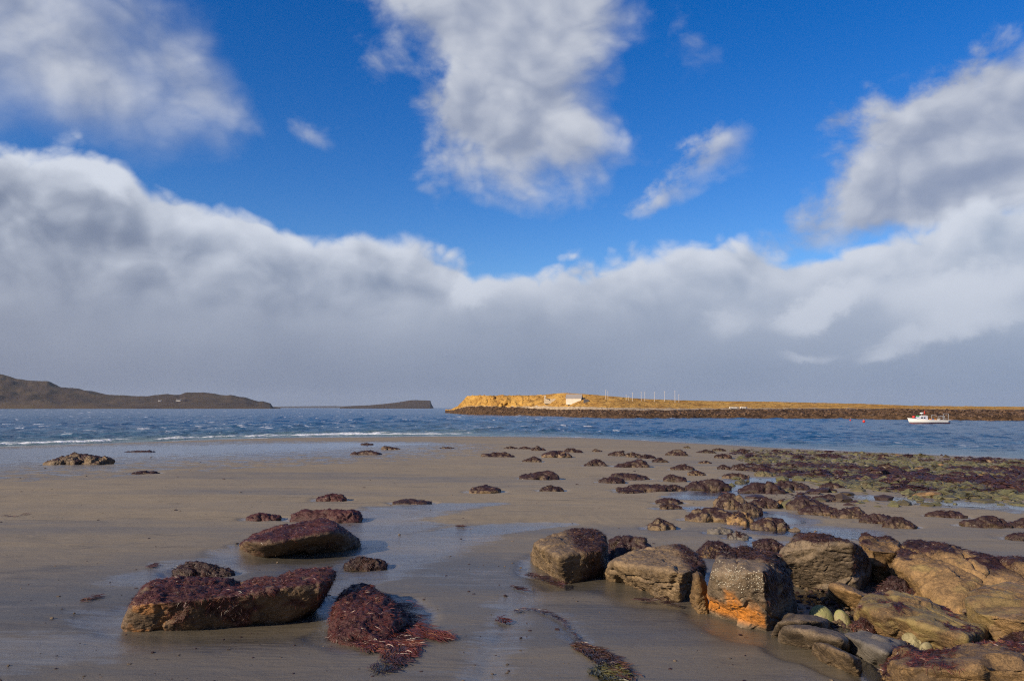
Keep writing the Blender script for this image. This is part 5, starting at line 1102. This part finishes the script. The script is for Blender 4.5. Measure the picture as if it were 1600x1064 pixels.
def add_tube(bm, p, q, r0, r1=None, n=8):
    p, q = Vector(p), Vector(q); r1 = r0 if r1 is None else r1
    d = (q - p).normalized(); a = d.orthogonal().normalized(); b = d.cross(a); A, B = [], []
    for i in range(n):
        t = 2 * math.pi * i / n; o_ = a * math.cos(t) + b * math.sin(t)
        A.append(bm.verts.new(p + o_ * r0)); B.append(bm.verts.new(q + o_ * r1))
    bm.faces.new(A[::-1]); bm.faces.new(B)
    for i in range(n): bm.faces.new((A[i], A[(i + 1) % n], B[(i + 1) % n], B[i]))
def add_ball(bm, c, r, s=(1, 1, 1)):
    bmesh.ops.create_icosphere(bm, subdivisions=3, radius=r, matrix=Matrix.Translation(c) @ Matrix.Diagonal((*s, 1)))

M['limewash'] = mat_plain('limewash', (0.62, 0.54, 0.44), 0.9, 0.25, 1.2)
M['white_wall'] = mat_plain('white_wall', (0.72, 0.70, 0.66), 0.8, 0.08, 0.3)
M['sheet_roof'] = mat_plain('sheet_roof', (0.27, 0.24, 0.22), 0.6, 0.2, 1.0)
M['slate'] = mat_plain('slate', (0.07, 0.065, 0.07), 0.7, 0.2, 1.0)
M['rubble'] = mat_plain('rubble', (0.42, 0.34, 0.24), 0.95, 0.5, 2.5)
M['dark_door'] = mat_plain('dark_door', (0.04, 0.03, 0.025), 0.7)
M['pole'] = mat_plain('pole', (0.55, 0.50, 0.45), 0.8)
M['hull_white'] = mat_plain('hull_white', (0.80, 0.78, 0.74), 0.35, 0.05)
M['hull_red'] = mat_plain('hull_red', (0.22, 0.04, 0.03), 0.5)
M['orange'] = mat_plain('orange', (0.70, 0.24, 0.03), 0.6)
M['red'] = mat_plain('red', (0.55, 0.03, 0.02), 0.5)
M['blue'] = mat_plain('blue', (0.10, 0.16, 0.38), 0.5)
M['green'] = mat_plain('green', (0.05, 0.30, 0.12), 0.5)
M['glass'] = mat_plain('glass', (0.02, 0.03, 0.04), 0.08, 0.02)
M['steel'] = mat_plain('steel', (0.45, 0.44, 0.42), 0.4, 0.1, 3, 0.6)

def house(name, label, loc, L, Dp, wall_h, roof_h, wall_mat, roof_mat, group=None, cat='house', rz=0, detail=True, chimney=True, nwin=2, gable_door=False):
    r_ = empty(name, tuple(loc), rz); tag(r_, label, cat, group)
    bm = bmesh.new(); add_prism(bm, [(-Dp / 2, -1.0), (Dp / 2, -1.0), (Dp / 2, wall_h), (0, wall_h + roof_h), (-Dp / 2, wall_h)], -L / 2, L / 2)
    bmesh.ops.rotate(bm, verts=bm.verts, cent=(0, 0, 0), matrix=Matrix.Rotation(math.pi / 2, 3, 'Z')); bm_obj('wall', bm, wall_mat, r_)
    t = 0.18 * max(1, Dp / 5); bm = bmesh.new(); e = Dp / 2 + t; s = roof_h / (Dp / 2)
    add_prism(bm, [(-e, wall_h - t * s + 0.03), (0, wall_h + roof_h + 0.03), (e, wall_h - t * s + 0.03), (e, wall_h - t * s + 0.03 + t), (0, wall_h + roof_h + 0.03 + t), (-e, wall_h - t * s + 0.03 + t)], -L / 2 - t, L / 2 + t)
    bmesh.ops.rotate(bm, verts=bm.verts, cent=(0, 0, 0), matrix=Matrix.Rotation(math.pi / 2, 3, 'Z')); rf = bm_obj('roof', bm, roof_mat, r_)
    if chimney:
        for sx_ in (-1, 1):
            bm = bmesh.new(); add_box(bm, sx_ * (L / 2 - 0.5) - 0.35, sx_ * (L / 2 - 0.5) + 0.35, -0.3, 0.3, wall_h + roof_h * 0.7, wall_h + roof_h + 0.9); bm_obj('chimney', bm, wall_mat, rf)
    bm = bmesh.new(); add_box(bm, *((L / 2 - 0.02, L / 2 + 0.06, -0.45, 0.45) if gable_door else (-0.45, 0.45, -Dp / 2 - 0.06, -Dp / 2 + 0.02)), 0, min(2.0, wall_h * 0.85)); bm_obj('door', bm, M['dark_door'], r_)
    for i in range(nwin):
        x = (-1 if i % 2 == 0 else 1) * L * (0.28 if i < 2 else 0.42)
        bm = bmesh.new(); add_box(bm, x - 0.4, x + 0.4, -Dp / 2 - 0.05, -Dp / 2 + 0.02, wall_h * 0.42, wall_h * 0.82); bm_obj('window', bm, M['glass'], r_)
    return r_
# net store on the headland and the ruin beside it
p = spit_point(897, 1.42); d_ = p[1]
house('stone_store', 'pale stone store with a metal roof on the headland grass', p, 6.0, 3.4, 1.5, 1.4, M['limewash'], M['sheet_roof'], cat='building', rz=math.radians(-14), chimney=False, nwin=0, gable_door=True)
p = spit_point(915.5, 1.44)
bm = bmesh.new(); add_prism(bm, [(-0.9, -0.6), (0.9, -0.6), (0.9, 1.0), (-0.9, 1.3)], -0.7, 0.7); o = bm_obj('shed', bm, M['slate'], loc=tuple(p)); tag(o, 'small dark lean to at the gable of the pale stone store', 'shed')
p = spit_point(861, 1.42)
ru = empty('ruined_cottage', tuple(p), math.radians(-10)); tag(ru, 'roofless ruined stone cottage beside the pale store on the headland', 'ruin')
g = np.random.default_rng(4)
def ragged(pts, thick, rot, off):
    bm = bmesh.new(); add_prism(bm, pts, -thick / 2, thick / 2)
    bmesh.ops.rotate(bm, verts=bm.verts, cent=(0, 0, 0), matrix=Matrix.Rotation(rot, 3, 'Z')); bmesh.ops.translate(bm, verts=bm.verts, vec=off)
    return bm
for off, pts in (((-2.6, 0, 0), [(-1.6, -0.8), (1.6, -0.8), (1.6, 1.2), (0.5, 2.0), (0, 2.9), (-0.6, 2.1), (-1.6, 1.3)]), ((2.6, 0, 0), [(-1.6, -0.8), (1.6, -0.8), (1.6, 0.9), (0.7, 1.7), (-0.3, 1.5), (-1.6, 1.0)])):
    bm_obj('gable_wall', ragged(pts, 0.6, math.pi / 2, off), M['rubble'], ru)
bm_obj('front_wall', ragged([(-2.3, -0.8), (2.3, -0.8), (2.3, 1.2), (1.3, 1.5), (0.5, 0.4), (-0.4, 0.5), (-0.9, 1.1), (-2.3, 1.4)], 0.55, 0, (0, -1.5, 0)), M['rubble'], ru)
bm_obj('back_wall', ragged([(-2.3, -0.8), (2.3, -0.8), (2.3, 1.5), (0, 1.2), (-2.3, 1.6)], 0.55, 0, (0, 1.5, 0)), M['rubble'], ru)
# net drying poles
prev = None
for i, (px, yt, yb, lab) in enumerate([(946, 609, 626, 'tall pale pole nearest the stone store, first of the pair'), (949.5, 611, 626, 'pale pole nearest the stone store, second of the pair'), (978, 616, 625, 'short pale pole first of a group of three on the headland'),
        (982, 619, 625, 'shortest pale pole in the middle of a group of three'), (988, 613, 625, 'taller pale pole last of a group of three on the headland'), (1001.5, 612, 626, 'pale pole first of the middle pair on the headland'),
        (1007, 612, 625, 'pale pole second of the middle pair on the headland'), (1022, 612, 624, 'thin faint pole alone after the middle pair'), (1038, 611, 625, 'pale pole alone before the tallest bright pole'),
        (1054, 610, 627, 'brightest tall pole on the headland'), (1060, 616, 627, 'short pole last in the line on the headland')]):
    p = spit_point(px, 1.75); top = P(px, yt, p[1]); h = top[2] - p[2]
    r_ = empty('drying_pole', tuple(p)); tag(r_, lab, 'pole', 'net drying poles on the headland')
    bm = bmesh.new(); add_tube(bm, (0, 0, -0.4), (0, 0, h), 0.07 if i != 9 else 0.11, 0.045); bm_obj('shaft', bm, M['pole'], r_)
    bm = bmesh.new(); add_tube(bm, (-0.35, 0, h - 0.25), (0.35, 0, h - 0.25), 0.03); bm_obj('crossbar', bm, M['pole'], r_)
# dinghies drawn up on the headland shore
for i, (px, L, lab) in enumerate([(1146, 3.4, 'white dinghy drawn up on the headland shore, the one nearer the poles'), (1161, 2.6, 'shorter white upturned boat on the headland shore')]):
    p = spit_point(px, 1.03) + (0, 0, 0.12); r_ = empty('dinghy', tuple(p), math.radians(8)); tag(r_, lab, 'boat', 'dinghies on the headland shore')
    bm = bmesh.new(); secs = []
    for t, w, z0 in ((-0.5, 0.5, 0.15), (-0.2, 0.62, 0.0), (0.2, 0.55, 0.0), (0.42, 0.3, 0.15), (0.5, 0.03, 0.35)):
        secs.append([bm.verts.new((t * L, y, z)) for y, z in ((-w, 0.62), (-w * 0.8, z0 + 0.2), (0, z0), (w * 0.8, z0 + 0.2), (w, 0.62))])
    for a, b in zip(secs[:-1], secs[1:]):
        for k in range(4): bm.faces.new((a[k], b[k], b[k + 1], a[k + 1]))
    bm.faces.new(secs[0]); bm_obj('hull', bm, M['hull_white'], r_, smooth=False)
    bm = bmesh.new(); add_box(bm, -0.15, 0.15, -0.5, 0.5, 0.45, 0.5); bm_obj('thwart', bm, M['orange'], r_)

# crofts under the far hills
def hill_point(px, py, Y=2790): return P(px, py, Y)
for px, py, L, lab in ((56, 619.5, 17, 'white croft house on the upper slope of the far hills'), (48, 625, 22, 'long white croft building below the upper croft on the far hills'),
                       (250, 626, 11, 'tiny white croft on the low part of the far hills'), (279, 625, 16, 'pale croft last along the far hills towards the sea')):
    q = hill_point(px, py + 2.2); dg = h1.data
    house('croft_house', lab, q, L, 8, 4.0, 3.6, M['white_wall'], M['slate'], 'crofts under the far hills', nwin=2)

# ---- fishing boat at anchor in the channel
dB = depth_at_sea(661.5); boat = empty('fishing_boat', ((1447 - CX) / F * dB, dB, 0.05), math.radians(4)); tag(boat, 'white fishing boat with red waterline anchored in the blue channel', 'boat'); boat.scale = (0.97, 0.97, 0.78)
L = 8.9
def loft(bm, secs, caps=True):
    rows_ = [[bm.verts.new(p) for p in s] for s in secs]
    for a, b in zip(rows_[:-1], rows_[1:]):
        for k in range(len(a) - 1): bm.faces.new((a[k], b[k], b[k + 1], a[k + 1]))
    if caps: bm.faces.new(rows_[-1])
    return rows_
secs, low = [], []
for t in np.linspace(0, 1, 15):            # bow (-x) to stern (+x)
    x = -L / 2 + L * t; w = 1.35 * min(1, (t / 0.42) ** 0.62) * (1 - 0.12 * max(0, t - 0.6) / 0.4); sheer = 0.78 + 0.62 * (1 - t) ** 2.2; rake = -0.35 * (1 - t) ** 6
    w = max(w, 0.03)
    secs.append([(x + rake, -w, sheer), (x + rake * 0.5, -w * 0.93, sheer * 0.5), (x, -w * 0.84, 0.10), (x, w * 0.84, 0.10), (x + rake * 0.5, w * 0.93, sheer * 0.5), (x + rake, w, sheer)])
    low.append([(x + 0.05, -w * 0.845, 0.10), (x + 0.15, -w * 0.6, -0.35), (x + 0.15, w * 0.6, -0.35), (x + 0.05, w * 0.845, 0.10)])
bm = bmesh.new(); loft(bm, secs); hull = bm_obj('hull', bm, M['hull_white'], boat, smooth=True)
bm = bmesh.new(); loft(bm, low); bm_obj('waterline_band', bm, M['hull_red'], hull)
bm = bmesh.new(); rows_ = [[(s[0][0], s[0][1] * 0.96, s[0][2] - 0.14), (s[5][0], s[5][1] * 0.96, s[5][2] - 0.14)] for s in secs]; loft(bm, rows_, False); bm_obj('deck', bm, mat_plain('deck', (0.35, 0.33, 0.3), 0.8), boat)
for s_ in (0, 5):
    bm = bmesh.new()
    for a, b in zip(secs[:-1], secs[1:]): add_tube(bm, (a[s_][0], a[s_][1], a[s_][2] + 0.03), (b[s_][0], b[s_][1], b[s_][2] + 0.03), 0.05, n=6)
    bm_obj('gunwale', bm, M['hull_white'], hull)
# low forward wheelhouse with a raked windscreen
bm = bmesh.new(); add_prism(bm, [(-3.1, 1.15), (-2.0, 1.0), (-0.6, 0.9), (-0.6, 1.95), (-1.1, 2.05), (-2.1, 1.85)], -0.85, 0.85); wh = bm_obj('wheelhouse', bm, mat_plain('cabin', (0.56, 0.56, 0.64), 0.4, 0.05), boat)
for y in (-0.86, 0.86):
    for x0, x1 in ((-2.2, -1.75), (-1.6, -1.15)):
        bm = bmesh.new(); add_prism(bm, [(x0, 1.35), (x1, 1.32), (x1, 1.72), (x0 + 0.12, 1.70)], y - 0.012, y + 0.012); bm_obj('window', bm, M['glass'], wh)
bm = bmesh.new(); add_prism(bm, [(-2.15, 1.98), (-1.0, 2.18), (-0.5, 2.06), (-0.5, 1.98), (-1.05, 2.08), (-2.1, 1.88)], -0.9, 0.9); bm_obj('cabin_roof', bm, M['white_wall'], wh)
bm = bmesh.new(); add_tube(bm, (-1.45, 0, 2.0), (-1.45, 0, 2.62), 0.06); bm_obj('radar_post', bm, M['steel'], wh)
bm = bmesh.new(); add_ball(bm, (-1.45, 0, 2.78), 0.33, (1.2, 1.2, 0.6)); bm_obj('radar_dome', bm, M['hull_white'], wh, smooth=True)
bm = bmesh.new(); add_tube(bm, (-0.75, 0.2, 1.9), (-0.65, 0.2, 3.5), 0.09, 0.05); add_tube(bm, (-1.1, 0.2, 2.9), (-0.3, 0.2, 2.9), 0.04); bm_obj('mast', bm, M['red'], boat)
bm = bmesh.new(); add_ball(bm, (-3.35, 0, 1.72), 0.34, (1, 1, 1.1)); bm_obj('bow_buoy', bm, M['red'], boat, smooth=True)
bm = bmesh.new(); add_box(bm, -2.6, -2.2, -0.3, 0.3, 1.9, 2.15); bm_obj('deck_box', bm, M['green'], boat)
for i, (x, y, z, s, m_) in enumerate(((0.1, -0.5, 0.95, 0.5, 'orange'), (0.75, -0.45, 0.92, 0.45, 'blue'), (1.35, -0.4, 0.9, 0.42, 'orange'), (2.2, -0.5, 0.88, 0.4, 'hull_white'))):
    bm = bmesh.new(); add_box(bm, x - s / 2, x + s / 2, y - s / 2, y + s / 2, z - 0.2, z + s * 0.6); bm_obj('fish_box', bm, M[m_], boat)
bm = bmesh.new(); add_tube(bm, (1.0, 0.3, 0.7), (1.1, 0.3, 2.3), 0.07); add_tube(bm, (1.1, 0.3, 2.3), (1.9, -0.3, 2.0), 0.06); bm_obj('hauler_arm', bm, M['steel'], boat)
for x, h in ((2.9, 1.9), (3.3, 2.0), (4.2, 2.6)):
    bm = bmesh.new()
    for y in (-0.95, 0.95): add_tube(bm, (x, y, 0.6), (x + 0.05, y * 0.9, h), 0.05)
    add_tube(bm, (x + 0.05, -0.86, h), (x + 0.05, 0.86, h), 0.05); bm_obj('stern_frame', bm, M['steel'], boat)
for x in np.linspace(1.4, 4.1, 5):
    bm = bmesh.new(); add_tube(bm, (x, -1.15, 0.7), (x, -1.15, 1.35), 0.035); bm_obj('rail_post', bm, M['steel'], boat)
bm = bmesh.new(); add_tube(bm, (1.4, -1.15, 1.35), (4.1, -1.15, 1.35), 0.04); bm_obj('rail', bm, M['steel'], boat)
for px, py, lab in ((1347, 660, 'round red mooring buoy floating in the channel ahead of the boat'), (1326, 658, 'smaller red mooring buoy beyond the first one')):
    D_ = depth_at_sea(py); r_ = empty('mooring_buoy', ((px - CX) / F * D_, D_, 0.1)); tag(r_, lab, 'buoy', 'mooring buoys in the channel')
    bm = bmesh.new(); add_ball(bm, (0, 0, 0.15), 0.32 if px > 1330 else 0.2); bm_obj('float', bm, M['red'], r_, smooth=True)
    bm = bmesh.new(); add_tube(bm, (0, 0, 0.45), (0, 0, 0.85), 0.04); bm_obj('handle', bm, M['steel'], r_)

# ------------------------------------------------------------------ the air
bm = bmesh.new(); add_box(bm, -16000, 16000, -600, 16000, -14, 260)
hm = bpy.data.materials.new('haze'); hm.use_nodes = True; nt = hm.node_tree; nt.nodes.remove(nt.nodes['Principled BSDF'])
pv = nt.nodes.new('ShaderNodeVolumePrincipled'); pv.inputs['Color'].default_value = (0.70, 0.82, 1.0, 1); pv.inputs['Density'].default_value = 0.000030; pv.inputs['Anisotropy'].default_value = 0.1
nt.links.new(pv.outputs[0], nt.nodes['Material Output'].inputs['Volume'])
hz = bm_obj('haze', bm, hm); tag(hz, kind='stuff')
